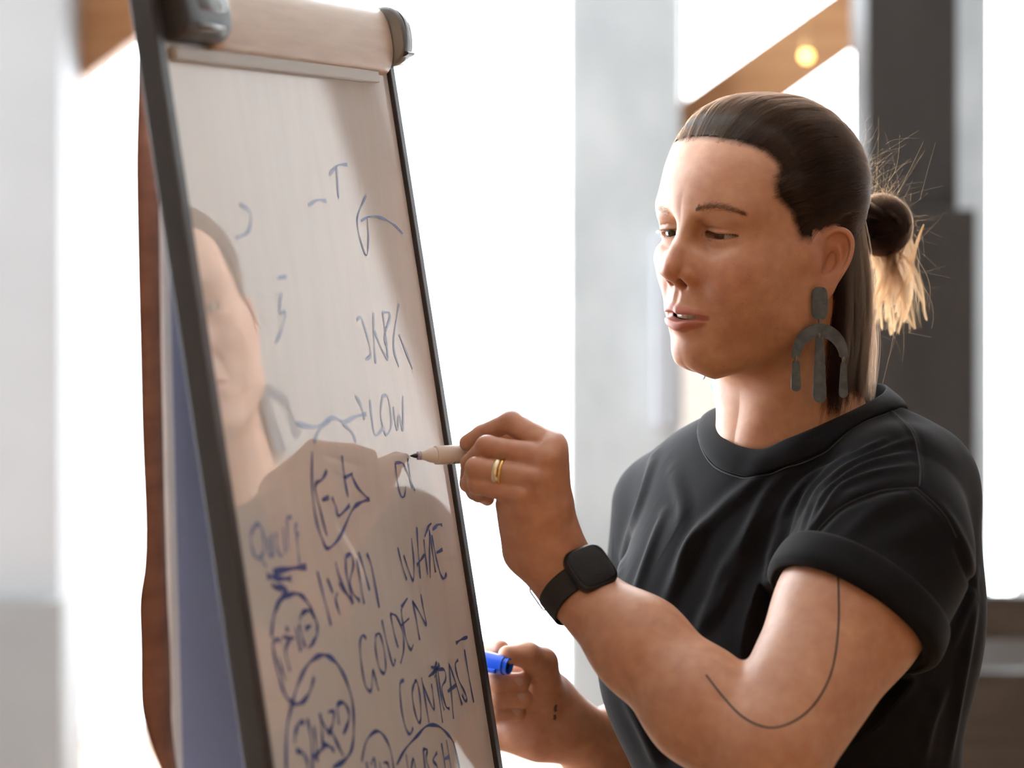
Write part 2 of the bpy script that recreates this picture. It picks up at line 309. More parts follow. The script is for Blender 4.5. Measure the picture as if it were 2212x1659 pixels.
write('handwriting', A([[(60, 1620), (90, 1490), (150, 1425), (200, 1450), (245, 1540), (268, 1680)], [(285, 1640), (340, 1540), (420, 1450), (480, 1390), (550, 1390), (610, 1440), (650, 1500), (690, 1660)], [(345, 1570), (362, 1700)], [(375, 1690), (392, 1600), (410, 1690)],
    [(455, 1540), (470, 1700)], [(455, 1540), (482, 1545), (475, 1600), (505, 1700)], [(545, 1560), (520, 1610), (545, 1650), (540, 1700)], [(573, 1500), (602, 1690)], [(605, 1480), (640, 1690)], [(592, 1600), (625, 1585)], [(90, 1620), (105, 1700)], [(120, 1640), (140, 1600), (155, 1700)], [(200, 1625), (228, 1632), (240, 1700)], [(175, 1620), (185, 1700)]]), M['ink'])
write('handwriting', B([[(110, 420), (130, 250), (170, 120), (250, 40), (340, 10), (420, 50), (480, 140), (520, 250)], [(120, 480), (150, 650), (200, 850), (250, 980), (320, 1050), (400, 1040), (470, 950), (515, 800)], [(380, 260), (400, 200), (460, 170), (510, 210), (545, 300), (540, 400), (500, 480), (462, 525)],
    [(130, 470), (165, 440), (200, 460)], [(245, 340), (275, 355)], [(220, 420), (330, 432)], [(300, 430), (245, 540), (290, 745)], [(340, 330), (390, 560)], [(372, 300), (400, 420), (432, 520)], [(432, 345), (485, 312)], [(180, 620), (210, 730), (240, 835)]]), M['ink'], .0040)
write('handwriting', B([[(250, 1680), (258, 1300), (310, 1050), (370, 850), (460, 680), (560, 600), (640, 600), (730, 670), (820, 830), (880, 1050), (890, 1300), (870, 1480), (800, 1590), (690, 1655)]]), M['ink'], .0042)
write('handwriting', B([[(422, 1232), (380, 1230), (340, 1320), (330, 1420)], [(345, 1495), (410, 1520), (450, 1600), (455, 1700)], [(450, 1190), (490, 1400), (500, 1690)], [(570, 1140), (590, 1300), (600, 1500)], [(580, 1200), (650, 1320), (682, 1310)], [(650, 1130), (700, 1130), (690, 1250), (650, 1335)], [(680, 1310), (730, 1420), (790, 1545)],
    [(730, 1060), (750, 1250)], [(730, 1060), (790, 1040), (840, 1120), (840, 1220), (790, 1340)], [(510, 1560), (570, 1500), (620, 1440), (680, 1470), (705, 1510)], [(510, 1260), (530, 1420), (545, 1600)]]), M['ink'], .0040)
write('handwriting', C_([[(150, 330), (112, 450), (150, 640), (220, 700), (270, 600), (260, 400), (210, 290), (150, 330)], [(230, 690), (300, 800)], [(320, 440), (330, 650), (372, 640), (365, 420)], [(365, 400), (380, 680)], [(420, 390), (430, 560), (460, 660), (492, 660)], [(545, 220), (575, 205), (605, 215)], [(550, 230), (560, 600)], [(500, 330), (530, 640)], [(660, 270), (648, 380), (690, 410)], [(660, 400), (680, 600), (700, 780)]]), M['ink_faint'], .0040)
write('handwriting', C_([[(380, 860), (600, 820), (780, 800)], [(310, 910), (370, 920), (470, 940), (600, 940)], [(370, 1000), (400, 1040), (510, 1050), (540, 1090), (450, 1210), (430, 1290)]]), M['ink'], .0050)
write('handwriting', G_([[(715, 155), (690, 200), (655, 235), (680, 350), (715, 485)], [(690, 305), (725, 290)], [(740, 290), (760, 340), (775, 385), (830, 330)], [(790, 80), (805, 200), (822, 290)], [(800, 195), (845, 170)], [(840, 180), (870, 240), (925, 300)], [(640, 60), (640, 250), (660, 400), (690, 500), (720, 550), (780, 490), (840, 360), (880, 320), (930, 300)]]), M['ink'], .0036)
write('handwriting', C_([[(910, 850), (1000, 1200), (1075, 1500)], [(1030, 940), (1095, 1110)], [(1150, 1110), (1132, 1200), (1180, 1370)], [(1130, 740), (1190, 960), (1330, 1245)], [(1168, 990), (1230, 1080), (1330, 1200)], [(1250, 680), (1262, 900), (1340, 1245)], [(1250, 680), (1310, 650), (1340, 780), (1300, 980), (1340, 1120), (1420, 1210)], [(1380, 700), (1420, 950), (1470, 1245)], [(1400, 620), (1460, 800), (1535, 1080)], [(1500, 640), (1560, 800), (1650, 1290)]]), M['ink'], .0036)
write('handwriting', D_([[(1330, 872), (1352, 860), (1385, 960), (1405, 1060), (1375, 1090)], [(1420, 830), (1422, 980), (1432, 1110)], [(1425, 930), (1460, 1020), (1500, 1092)], [(1470, 830), (1488, 960), (1500, 1080)], [(1470, 830), (1512, 842), (1480, 960), (1490, 1010)], [(1560, 780), (1530, 1000), (1560, 1130)], [(1560, 950), (1600, 1050), (1635, 1142)]]), M['ink_faint'], .0030)
write('handwriting', D_([[(1400, 1310), (1425, 1500), (1470, 1470)], [(1470, 1290), (1460, 1400), (1490, 1502), (1520, 1440), (1500, 1300), (1470, 1290)], [(1530, 1350), (1550, 1480), (1562, 1400), (1582, 1482), (1582, 1290)]]), M['ink_faint'], .0030)
write('handwriting', D_([[(990, 1440), (1100, 1460), (1190, 1410), (1260, 1430), (1330, 1400), (1380, 1390)], [(1320, 1290), (1350, 1340), (1370, 1420)], [(1090, 1550), (1120, 1480), (1180, 1420)], [(1250, 1440), (1300, 1490), (1322, 1545)]]), M['ink_faint'], .0036)
write('handwriting', D_([[(1350, 325), (1400, 300), (1470, 310), (1530, 345), (1582, 395)], [(1380, 185), (1350, 250), (1330, 320), (1345, 420), (1380, 515), (1392, 430), (1385, 300)]]), M['ink'], .0024)
for _st in ([[(1060, 240), (1110, 210), (1160, 215)]], [[(1180, 70), (1220, 20), (1275, 15)], [(1215, 22), (1228, 200)]], [[(890, 640), (940, 632)]], [[(912, 720), (900, 830), (932, 830), (910, 930), (880, 1000)]], [[(680, 230), (740, 280), (730, 380), (660, 420)]]):
    write('handwriting', D_(_st), M['ink_faint'], .0030)
write('handwriting', [[(853, 1000), (868, 1000), (876, 1012)], [(853, 1000), (858, 1040), (866, 1072), (873, 1070), (876, 1050)], [(880, 990), (888, 1040), (896, 1060)], [(876, 1012), (884, 1032), (890, 1056)]], M['ink'], .0026)
# rear leaf of the easel and the hanging card, seen in the gap beside the front rail
RH = BH; RL = pix(352, 100, 1.745); RBOT = pix(392, 1659, 1.735); up = np.array([0, 0, 1.0]); rv = (RL-RBOT)/np.linalg.norm(RL-RBOT); rn = np.cross(rv, RH); rn /= np.linalg.norm(rn)
if rn[0] < 0: rn = -rn
RF = (RBOT, RH, rv, rn)
M['rear'] = mat('blue_grey_back_sheet', (.26, .28, .42, 1), .5)
fcp(box('rear_panel', (.0, -.45, -.010), (.40, .50, 0), M['rear'], frame=RF, bev=.001)); fcp(box('rear_edge', (-.012, -.45, -.011), (.0, .44, .002), M['paper'], frame=RF, bev=.002))
def ribbon(name, left, right, Y0, Y1, m, th):
    L, R = catmull(left, 5), catmull(right, 5); n = min(len(L), len(R)); V = []; F = []; k = 5
    for i in range(n):
        for j in range(k):
            t = j/(k-1); uv = L[i]*(1-t)+R[i]*t; V.append(pix(uv[0], uv[1], Y0*(1-t)+Y1*t-.006*math.sin(math.pi*t)))
    for i in range(n-1):
        for j in range(k-1): F.append((i*k+j, i*k+j+1, (i+1)*k+j+1, (i+1)*k+j))
    o = mesh_obj(name, V, F, m); md = o.modifiers.new('thick', 'SOLIDIFY'); md.thickness = th; md.offset = 0; o['label'] = 'reddish brown card strip hanging behind the board'; return fcp(o)
ribbon('card_strip', [(299, 60), (297, 200), (293, 350), (296, 550), (301, 750), (306, 950), (313, 1120), (311, 1220), (300, 1300), (302, 1400), (303, 1500), (309, 1550), (330, 1620), (356, 1680)],
       [(333, 60), (334, 200), (339, 350), (342, 550), (345, 750), (349, 950), (353, 1120), (356, 1220), (359, 1300), (364, 1400), (367, 1500), (367, 1550), (373, 1620), (382, 1680)], 1.700, 1.722, M['kraft'], .0025)
fcp(tube('rear_leg', [RBOT+RH*.05-rv*.45, np.append((RBOT+RH*.02)[:2]+np.array([-.10, -.02]), 0.0)], .011, M['post'])); fcp(tube('rear_leg', [RBOT+RH*.35-rv*.45, np.append((RBOT+RH*.38)[:2]+np.array([-.10, .02]), 0.0)], .011, M['post']))
for s_ in (SL-.007, SR+.007): fcp(tube('front_leg', [BO+BH*s_+BT*(WB-.03)-BN*.004, np.append((BO+BH*s_+BT*(WB-.75))[:2], 0.0)], .011, M['post']))
# ------------------------------------------------------------------ sculpting with distance fields
import openvdb
F32 = np.float32
def seg_d(P, a, b):
    a = np.asarray(a, F32); b = np.asarray(b, F32); ab = b-a; L = float(ab@ab)+1e-12
    t = np.clip(((P-a)@ab)/L, 0, 1); q = P-a-t[..., None]*ab
    return np.sqrt((q*q).sum(-1)), t
class Sculpt:
    """ordered list of soft unions, cuts and brush strokes; every entry only touches points near it"""
    def __init__(self): self.ops = []
    def _add(self, fn, kind, k, lo, hi, xf=None, mirror=False):
        self.ops.append((fn, kind, k, np.asarray(lo, F32), np.asarray(hi, F32), xf, mirror))
    def capsule(self, a, b, ra, rb=None, k=0.01, kind='u', xf=None, mirror=False):
        rb = ra if rb is None else rb; a = np.asarray(a, F32); b = np.asarray(b, F32); m = max(ra, rb)
        def fn(P):
            d, t = seg_d(P, a, b); return d-(ra+(rb-ra)*t)
        self._add(fn, kind, k, np.minimum(a, b)-m, np.maximum(a, b)+m, xf, mirror)
    def chain(self, pts, rads, k=0.01, kj=None, kind='u', xf=None, mirror=False, flat=None):
        """one limb: several tapered segments joined softly among themselves, then joined to the rest.
        flat=(normal, ratio) squashes the section along a direction"""
        pts = [np.asarray(p, F32) for p in pts]; kj = k if kj is None else kj; m = max(rads)
        lo = np.min(pts, 0)-m; hi = np.max(pts, 0)+m
        def fn(P):
            D = None
            for i in range(len(pts)-1):
                a, b = pts[i], pts[i+1]
                if flat is None: d, t = seg_d(P, a, b)
                else:
                    nrm = np.asarray(flat[0], F32); ab = b-a; L = float(ab@ab)+1e-12
                    t = np.clip(((P-a)@ab)/L, 0, 1); q = P-a-t[..., None]*ab
                    h = q@nrm; d = np.sqrt(np.maximum((q*q).sum(-1)-h*h, 0)+(h/flat[1])**2)
                d = d-(rads[i]+(rads[i+1]-rads[i])*t)
                D = d if D is None else smin(D, d, kj)
            return D
        self._add(fn, kind, k, lo, hi, xf, mirror)
    def ellipsoid(self, c, r, k=0.01, kind='u', xf=None, mirror=False, rot=None):
        c = np.asarray(c, F32); r = np.asarray(r, F32); m = r.max() if rot is not None else r
        R = None if rot is None else np.asarray(rot, F32)
        def fn(P):
            q = P-c
            if R is not None: q = q@R
            k0 = np.sqrt(((q/r)**2).sum(-1)); k1 = np.sqrt(((q/(r*r))**2).sum(-1))+1e-9
            return k0*(k0-1)/k1
        self._add(fn, kind, k, c-m, c+m, xf, mirror)
    def custom(self, fn, lo, hi, k=0.01, kind='u', xf=None, mirror=False): self._add(fn, kind, k, lo, hi, xf, mirror)
    def blob(self, c, r, amp, xf=None, mirror=False, rot=None):
        """push the surface out (amp>0) or in by a soft round brush"""
        c = np.asarray(c, F32); r = np.broadcast_to(np.asarray(r, F32), (3,)).copy()
        R = None if rot is None else np.asarray(rot, F32)
        def fn(P):
            q = P-c
            if R is not None: q = q@R
            return -amp*np.exp(-0.5*((q/r)**2).sum(-1))
        m = 3*r.max() if rot is not None else 3*r
        self._add(fn, '+', 0, c-m, c+m, xf, mirror)
    def stroke(self, pts, s, amp, xf=None, mirror=False, taper=True, prof=None):
        """crease (amp<0) or ridge (amp>0) along a polyline, Gaussian section of width s"""
        pts = np.asarray(pts, F32); lo = pts.min(0)-3*s; hi = pts.max(0)+3*s
        seg = np.linalg.norm(np.diff(pts, axis=0), axis=1); L = np.concatenate([[0], np.cumsum(seg)])/seg.sum()
        def fn(P):
            best = np.full(P.shape[:-1], 1e9, F32); tt = np.zeros_like(best)
            for i in range(len(pts)-1):
                d, t = seg_d(P, pts[i], pts[i+1]); w = d < best; best = np.where(w, d, best); tt = np.where(w, L[i]+t*(L[i+1]-L[i]), tt)
            g = np.exp(-0.5*(best/s)**2)
            if taper: g = g*np.clip(np.sin(np.pi*np.clip(tt, 0.02, 0.98)), 0, 1)**0.6
            return -amp*g
        self._add(fn, '+', 0, lo, hi, xf, mirror)
    def mesh(self, voxel, lo, hi, band=None, bs=8):
        lo = np.asarray(lo, F32); hi = np.asarray(hi, F32); band = band or 3*voxel
        nb = np.ceil((hi-lo)/(voxel*bs)).astype(int); half = voxel*bs*0.5
        g = np.stack(np.meshgrid(*[np.arange(n) for n in nb], indexing='ij'), -1).reshape(-1, 3)
        cen = lo+(g+0.5)*voxel*bs
        d = self.eval(cen[:, None, :].astype(F32), half*1.75+band)[:, 0]
        keep = np.abs(d) < half*2.6+band
        g = g[keep]; base = g*bs
        o = np.stack(np.meshgrid(*[np.arange(bs)]*3, indexing='ij'), -1).reshape(-1, 3)
        P = (lo+(base[:, None, :]+o[None])*voxel+voxel*0.5).astype(F32)
        D = self.eval(P, band).reshape(-1, bs, bs, bs)
        D = np.clip(D, -band, band)
        grid = openvdb.FloatGrid(float(band)); grid.gridClass = openvdb.GridClass.LEVEL_SET
        for i in range(len(g)):
            b = D[i]
            if b.min() < band*0.999 and b.max() > -band*0.999: grid.copyFromArray(np.ascontiguousarray(b), ijk=tuple(int(x) for x in base[i]))
        grid.signedFloodFill()
        V, Q = grid.convertToQuads(isovalue=0.0)
        V = lo+(np.asarray(V, F32)+0.5)*voxel
        Q = np.asarray(Q, np.int64)[:, ::-1]
        return clean(V, Q)
    def eval(self, P, band=0.01):
        """P: (blocks, n, 3). Entries are applied only to the blocks their bounds reach."""
        B = P.shape[0]; D = np.full(P.shape[:2], 1.0, F32)
        blo = P.min(1); bhi = P.max(1)
        cache = {}
        for fn, kind, k, lo, hi, xf, mirror in self.ops:
            key = id(xf) if xf is not None else None
            if key not in cache:
                if xf is None: cache[key] = (P, blo, bhi)
                else:
                    O, R = xf; L = (P-O.astype(F32))@R.astype(F32); cache[key] = (L, L.min(1), L.max(1))
            L, a, b = cache[key]
            if mirror:
                ax = np.where((a[:, 0] < 0) & (b[:, 0] > 0), 0, np.minimum(abs(a[:, 0]), abs(b[:, 0]))); bx = np.maximum(abs(a[:, 0]), abs(b[:, 0]))
                a = a.copy(); b = b.copy(); a[:, 0] = ax; b[:, 0] = bx
            m = (k+band) if kind != '+' else 0
            idx = np.nonzero(np.all((a <= hi+m) & (b >= lo-m), axis=1))[0]
            if len(idx) == 0: continue
            Q = L[idx]
            if mirror: Q = Q.copy(); Q[..., 0] = np.abs(Q[..., 0])
            v = fn(Q).astype(F32); d = D[idx]
            if kind == 'u': d = smin(d, v, k)
            elif kind == 's': d = -smin(-d, v, k)
            elif kind == 'i': d = -smin(-d, -v, k)
            else: d = d+v
            D[idx] = d
        return D
    def at(self, P): return self.eval(np.asarray(P, F32)[:, None, :], 0.5)[:, 0]
def smin(a, b, k):
    if k <= 0: return np.minimum(a, b)
    h = np.maximum(k-np.abs(a-b), 0)/k
    return np.minimum(a, b)-h*h*k*0.25
def clean(V, Q):
    """drop loose islands smaller than a tenth of the largest"""
    n = len(V); lab = np.arange(n)
    E = np.concatenate([Q[:, [0, 1]], Q[:, [1, 2]], Q[:, [2, 3]]])
    while True:
        la, lb = lab[E[:, 0]], lab[E[:, 1]]; d = la != lb
        if not d.any(): break
        E = E[d]; la, lb = la[d], lb[d]; m = np.minimum(la, lb); np.minimum.at(lab, la, m); np.minimum.at(lab, lb, m)
        while True:
            nl = lab[lab]
            if (nl == lab).all(): break
            lab = nl
    u, c = np.unique(lab, return_counts=True); ok = np.isin(lab, u[c > c.max()*0.1])
    re = np.cumsum(ok)-1; Q = Q[ok[Q[:, 0]]]
    return V[ok], re[Q]
def tps_warp(src, dst, smooth=1e-4):
    """thin-plate displacement through control points; returns a function on points"""
    src = np.asarray(src, float); D = np.asarray(dst, float)-src; n = len(src)
    r = np.linalg.norm(src[:, None]-src[None], axis=-1); K = -r+0
    A = np.zeros((n+4, n+4)); A[:n, :n] = K-np.eye(n)*smooth; Pm = np.c_[np.ones(n), src]; A[:n, n:] = Pm; A[n:, :n] = Pm.T
    w = np.linalg.solve(A, np.r_[D, np.zeros((4, 3))])
    def fn(X, chunk=200000):
        X = np.asarray(X, float); out = X.copy()
        for i in range(0, len(X), chunk):
            x = X[i:i+chunk]; k = -np.sqrt(((x[:, None]-src[None])**2).sum(-1)); out[i:i+chunk] += k@w[:n]+np.c_[np.ones(len(x)), x]@w[n:]
        return out
    return fn
# ------------------------------------------------------------------ the woman: head
HO = np.array([0.21434262, 2.08768884, CAMZ-0.05807062])
HR = np.array([[-6.41920452e-01, -7.66770953e-01, -6.62921007e-04], [7.66024318e-01, -6.41256759e-01, -4.46823636e-02], [3.38360359e-02, -2.91903366e-02, 9.99001024e-01]])
HX = (HO, HR)
def hl(p): return HO+np.asarray(p, float)/100.0@HR.T      # head-local cm -> world
def cm(*a): return np.array(a, F32)/100
EYE = cm(3.1, 6.75, 1.95); EYE_R = 0.0121
body = Sculpt(); LIPS = []
def dens(pts, rads, n=3):
    P = catmull(pts, n).astype(F32); return list(P), list(np.interp(np.linspace(0, 1, len(P)), np.linspace(0, 1, len(rads)), rads))
def onf(S, xz, off=0.0):
    """points (x, z) in cm dropped on the face from the front, then moved off cm along the ray"""
    xz = np.asarray(xz, float); ys = np.arange(12.5, 4.0, -.02)
    P = np.stack([np.repeat(xz[:, :1], len(ys), 1), np.repeat(ys[None], len(xz), 0), np.repeat(xz[:, 1:], len(ys), 1)], -1)
    W = (HO+(P/100)@HR.T).astype(F32); D = S.eval(W.reshape(-1, 5, 3), .02).reshape(len(xz), -1)
    return [cm(x, ys[np.argmax(d < 0)]+off, z) for (x, z), d in zip(xz, D)]
def sculpt_head(S):
    K = dict(xf=HX); MK = dict(xf=HX, mirror=True)
    # skull and face masses (cm: x her right, y forward, z up, origin between the ears)
    S.ellipsoid(cm(0, -0.9, 4.3), cm(7.3, 9.1, 8.0), 0.02, **K)
    S.ellipsoid(cm(0, 2.7, 4.8), cm(6.0, 6.35, 5.4), 0.03, **K)
    S.ellipsoid(cm(0, 2.4, -2.0), cm(6.0, 6.3, 7.4), 0.035, **K)
    S.capsule(cm(5.0, 1.2, -5.2), cm(1.4, 7.0, -8.2), .0125, .014, 0.03, **MK)
    S.capsule(cm(5.9, 0.2, -1.0), cm(4.9, 1.2, -5.6), .012, .012, 0.03, **MK)
    S.ellipsoid(cm(0, 7.6, -7.9), cm(1.75, 1.75, 1.55), 0.022, **K)
    S.capsule(cm(5.9, 2.0, 0.2), cm(4.0, 6.2, -0.9), .0105, .0125, 0.025, **MK)
    S.ellipsoid(cm(3.5, 5.3, -2.8), cm(2.3, 2.7, 2.9), 0.03, **MK)
    S.ellipsoid(cm(0, 6.8, -4.7), cm(2.9, 2.85, 2.6), 0.025, **K)
    S.capsule(cm(0.6, 8.05, 3.9), cm(4.5, 6.4, 4.0), .0085, .0075, 0.02, **MK)
    # eye sockets
    S.ellipsoid(cm(3.0, 8.9, 2.0), cm(1.8, 1.2, 1.15), 0.014, 's', **MK)
    S.blob(cm(1.5, 8.1, 2.4), cm(.45, .7, .8), -.0040, **MK)
    # nose
    S.chain([cm(0, 7.95, 3.3), cm(0, 8.75, 2.1), cm(0, 9.95, .4), cm(0, 10.72, -.7)], [.0062, .0058, .0068, .0080], .014, .01, **K)
    S.ellipsoid(cm(0, 10.72, -.85), cm(.98, .90, .82), 0.008, **K)
    S.ellipsoid(cm(1.26, 9.10, -1.45), cm(.72, 1.22, .74), 0.0065, **MK)
    S.capsule(cm(0, 10.55, -1.38), cm(0, 9.45, -2.25), .0036, .0042, 0.006, **K)
    S.ellipsoid(cm(1.3, 8.6, -.8), cm(.9, .9, 1.3), 0.014, **MK)
    _c, _s = math.cos(.35), math.sin(.35)
    S.ellipsoid(cm(.76, 9.74, -2.04), cm(.42, .66, .35), 0.0030, 's', rot=np.array([[1, 0, 0], [0, _c, -_s], [0, _s, _c]]), **MK)
    # eyelids: a shell over the eyeball, opened along the lash lines
    S.ellipsoid(EYE, cm(1.50, 1.37, 1.34), 0.007, **MK)
    S.ellipsoid(cm(1.72, 7.75, 1.85), cm(.42, .42, .32), 0.006, **MK)
    def fissure(P):
        q = P-EYE; r = np.sqrt((q*q).sum(-1))+1e-9
        az = np.arctan2(q[..., 0], np.maximum(q[..., 1], 1e-5)); el = np.arcsin(np.clip(q[..., 2]/r, -1, 1))
        s0 = (az+1.12)/2.24; s = np.clip(s0, 0, 1)              # 0 at the inner corner
        hump = np.clip(4*s*(1-s), 0, 1)
        up = .02+.235*hump**.62*(1.06-.25*s)-.07*(s-.5); lo = .0-.255*hump**.72*(.85+.25*s)-.07*(s-.5)
        w = np.maximum(el-up, lo-el); w = np.maximum(w, np.abs(s0-.5)*2.24-1.10)
        return np.maximum(w*.0135, np.maximum(.0092-r, r-.0175))
    S.custom(fissure, EYE-cm(1.5, 0.3, .9), EYE+cm(1.6, 1.8, .9), .0010, 's', **MK)
    S.ellipsoid(cm(1.80, 7.45, 1.93), cm(.15, .36, .15), 0.0015, **MK)
    S.stroke(onf(S, [(1.65, 2.25), (2.2, 2.62), (3.0, 2.78), (3.9, 2.58), (4.6, 2.15)]), .0010, -.0016, **MK)
    S.blob(cm(3.3, 8.0, 3.15), cm(1.1, .6, .38), .0022, **MK)
    S.stroke(onf(S, [(1.9, 1.2), (2.6, .75), (3.6, .65), (4.3, .9)]), .0022, -.0009, **MK)
    S.stroke(onf(S, [(1.5, -.55), (2.0, -.80), (2.22, -1.40), (2.1, -2.0)]), .0022, -.0022, **MK)
    # lips
    S.blob(cm(0, 9.4, -4.9), cm(1.7, 1.0, 1.0), .0022, **K)
    up = onf(S, [(0, -4.40), (.55, -4.32), (1.3, -4.44), (2.0, -4.64), (2.7, -4.92)], -.06)
    lo = onf(S, [(0, -5.58), (.8, -5.55), (1.5, -5.42), (2.1, -5.22), (2.7, -4.98)], -.14)
    LIPS[:] = [dens(up, [1])[0], dens(lo, [1])[0]]
    S.chain(*dens(up, [.0034, .0036, .0033, .0027, .0012]), .004, .0003, **MK)
    S.chain(*dens(lo, [.0050, .0049, .0042, .0031, .0012]), .005, .0003, **MK)
    # parted mouth
    cut = onf(S, [(0, -4.90), (.7, -4.90), (1.4, -4.90), (2.0, -4.92), (2.3, -4.94), (2.55, -4.97)], -.04)
    S.chain(*dens(cut, [.0030, .0029, .0025, .0018, .0013, .0007]), .0016, .0003, 's', **MK)
    S.chain(*dens([c-cm(0, .45, 0) for c in cut], [.0034, .0032, .0028, .0021, .0014, .0007]), .0016, .0003, 's', **MK)
    S.chain(*dens([c-cm(0, .2, 0) for c in cut], [.0031, .0030, .0026, .0019, .0013, .0007]), .0016, .0003, 's', **MK)
    S.ellipsoid(cm(0, 7.4, -4.9), cm(2.5, 2.05, 1.0), 0.002, 's', **K)
    S.stroke(onf(S, [(.45, -6.12), (1.2, -6.0), (1.9, -5.6)]), .0022, -.0012, **MK)
    # philtrum, chin fold, cheeks
    S.stroke(onf(S, [(0, -2.7), (0, -3.9)]), .0020, -.0014, **K)
    S.stroke(onf(S, [(.5, -2.7), (.60, -3.9)]), .0018, .0004, **MK)
    S.stroke(onf(S, [(1.7, -6.5), (0.01, -6.65), ], 0), .0045, -.0030, taper=False, **MK)
    S.stroke(onf(S, [(2.0, -1.7), (2.6, -3.0), (3.1, -4.4)]), .0042, -.0020, **MK)
    S.blob(onf(S, [(3.0, -5.0)])[0], cm(.45, .5, .5), -.0018, **MK)
    S.blob(onf(S, [(3.9, -1.5)])[0], cm(1.3, 1.2, 1.2), .0022, **MK)
    ear(S)
    # neck
    S.chain([cm(0, -2.8, -3), cm(0, -3.0, -9.5), cm(0, -4.0, -16)], [.050, .0475, .054], .025, .03, **K)
    S.chain([cm(4.8, -1.9, -4.5), cm(3.2, -.4, -11.), cm(1.0, 1.3, -16)], [.012, .013, .010], .02, .02, **MK)
    S.ellipsoid(cm(0, 3.2, -7.4), cm(3.3, 3.2, 1.6), 0.030, **K)
# the ear is built in its own frame: u back, v up, n out of its face
_u = np.array([.60, -.80, 0.]); _v = np.array([-.03, -.10, .995]); _v /= np.linalg.norm(_v); _n = np.cross(_v, _u); _n /= np.linalg.norm(_n)
if _n[0] < 0: _n = -_n
_v = np.cross(_u, _n) if np.dot(np.cross(_u, _n), _v) > 0 else -np.cross(_u, _n)
EARO = np.array([7.0, 0.0, 0.0])
def E_(u, v, n=0.0): return ((EARO+u*_u+v*_v+n*_n)/100).astype(F32)
EAR_OUT = [(-.75, .9), (-.45, 1.35), (.16, 1.82), (.88, 2.3), (1.6, 2.45), (2.25, 2.17), (2.65, 1.45), (2.68, .64), (2.5, -.2), (2.15, -1.0), (1.4, -2.2), (.75, -3.2), (.2, -3.65), (-.45, -3.6), (-.95, -2.9), (-1.0, -1.5)]
def ear(S):
    MK = dict(xf=HX, mirror=True)
    poly = catmull([(a, b) for a, b in EAR_OUT+EAR_OUT[:1]], 3)[:-1].astype(F32)
    def plate(P):
        q = P*100-EARO.astype(F32); u = q@_u.astype(F32); v = q@_v.astype(F32); n = q@_n.astype(F32)
        d = np.full(u.shape, 1e9, F32); ins = np.zeros(u.shape, bool)
        k = len(poly)
        for i in range(k):
            ax, ay = poly[i]; bx, by = poly[(i+1) % k]
            ex, ey = bx-ax, by-ay; wx, wy = u-ax, v-ay
            t = np.clip((wx*ex+wy*ey)/(ex*ex+ey*ey+1e-12), 0, 1); d = np.minimum(d, (wx-ex*t)**2+(wy-ey*t)**2)
            c = ((ay <= v) & (by > v)) | ((by <= v) & (ay > v))
            xi = ax+(v-ay)/(by-ay+1e-12)*ex; ins ^= c & (u < xi)
        d2 = np.sqrt(d)*np.where(ins, -1, 1)
        dn = np.abs(n+.22)-.20
        a = np.maximum(d2+.16, 0); b = np.maximum(dn+.16, 0)
        return (np.minimum(np.maximum(d2+.16, dn+.16), 0)+np.sqrt(a*a+b*b)-.16)/100
    lo = np.min([E_(-1.2, -4, -.6), E_(3, 2.8, .5), E_(-1.2, 2.8, .5), E_(3, -4, -.6)], 0); hi = np.max([E_(-1.2, -4, -.6), E_(3, 2.8, .5), E_(-1.2, 2.8, .5), E_(3, -4, -.6)], 0)
    S.custom(plate, lo-.004, hi+.004, .007, 'u', **MK)
    S.ellipsoid(E_(.55, -.35, -.70), np.array([.0095, .0070, .0110], F32), .006, rot=np.stack([_u, _n, _v], 1), **MK)
    hel = [E_(.35, -.05, -.30), E_(.05, .45, .02), E_(-.12, 1.0, .12), E_(.22, 1.62, .17), E_(.9, 2.06, .2), E_(1.6, 2.2, .22), E_(2.15, 1.95, .22), E_(2.42, 1.4, .2), E_(2.44, .6, .17), E_(2.24, -.3, .12), E_(1.85, -1.1, .06), E_(1.35, -1.95, .0), E_(.9, -2.7, -.06)]
    S.chain(*dens(hel, [.0014, .0021, .0024, .0024, .0025, .0026, .0026, .0026, .0025, .0023, .0022, .0020, .0016], 3), .0030, .0004, **MK)
    S.stroke(dens([E_(.7, 1.42, .0), E_(1.3, 1.72, .0), E_(1.85, 1.55, .0), E_(2.08, 1.0, .0), E_(2.02, .15, .0), E_(1.72, -.75, .0), E_(1.35, -1.4, .0)], [1], 3)[0], .0021, -.0022, **MK)
    S.stroke(dens([E_(.85, 1.15, .0), E_(1.35, .85, .0), E_(1.66, .25, .0), E_(1.60, -.5, .0), E_(1.28, -1.15, .0), E_(.75, -1.58, .0), E_(.25, -1.72, .0)], [1], 3)[0], .0025, .0026, **MK)
    S.blob(E_(.78, -.30, -.05), np.array([.0048, .0060, .0070], F32), -.0058, rot=np.stack([_u, _n, _v], 1), **MK)
    S.blob(E_(.40, -.80, -.05), np.array([.0038, .0055, .0040], F32), -.0038, rot=np.stack([_u, _n, _v], 1), **MK)
    S.stroke([E_(.35, .30, .0), E_(.9, .12, -.1)], .0016, .0014, **MK)
    S.ellipsoid(E_(-.05, -.12, .04), np.array([.0030, .0036, .0058], F32), .006, rot=np.stack([_u, _n, _v], 1), **MK)
    S.blob(E_(-.10, -1.30, .1), .0026, -.0030, **MK)
    S.ellipsoid(E_(.15, -2.7, -.12), np.array([.0075, .0036, .0085], F32), .006, rot=np.stack([_u, _n, _v], 1), **MK)
sculpt_head(body)
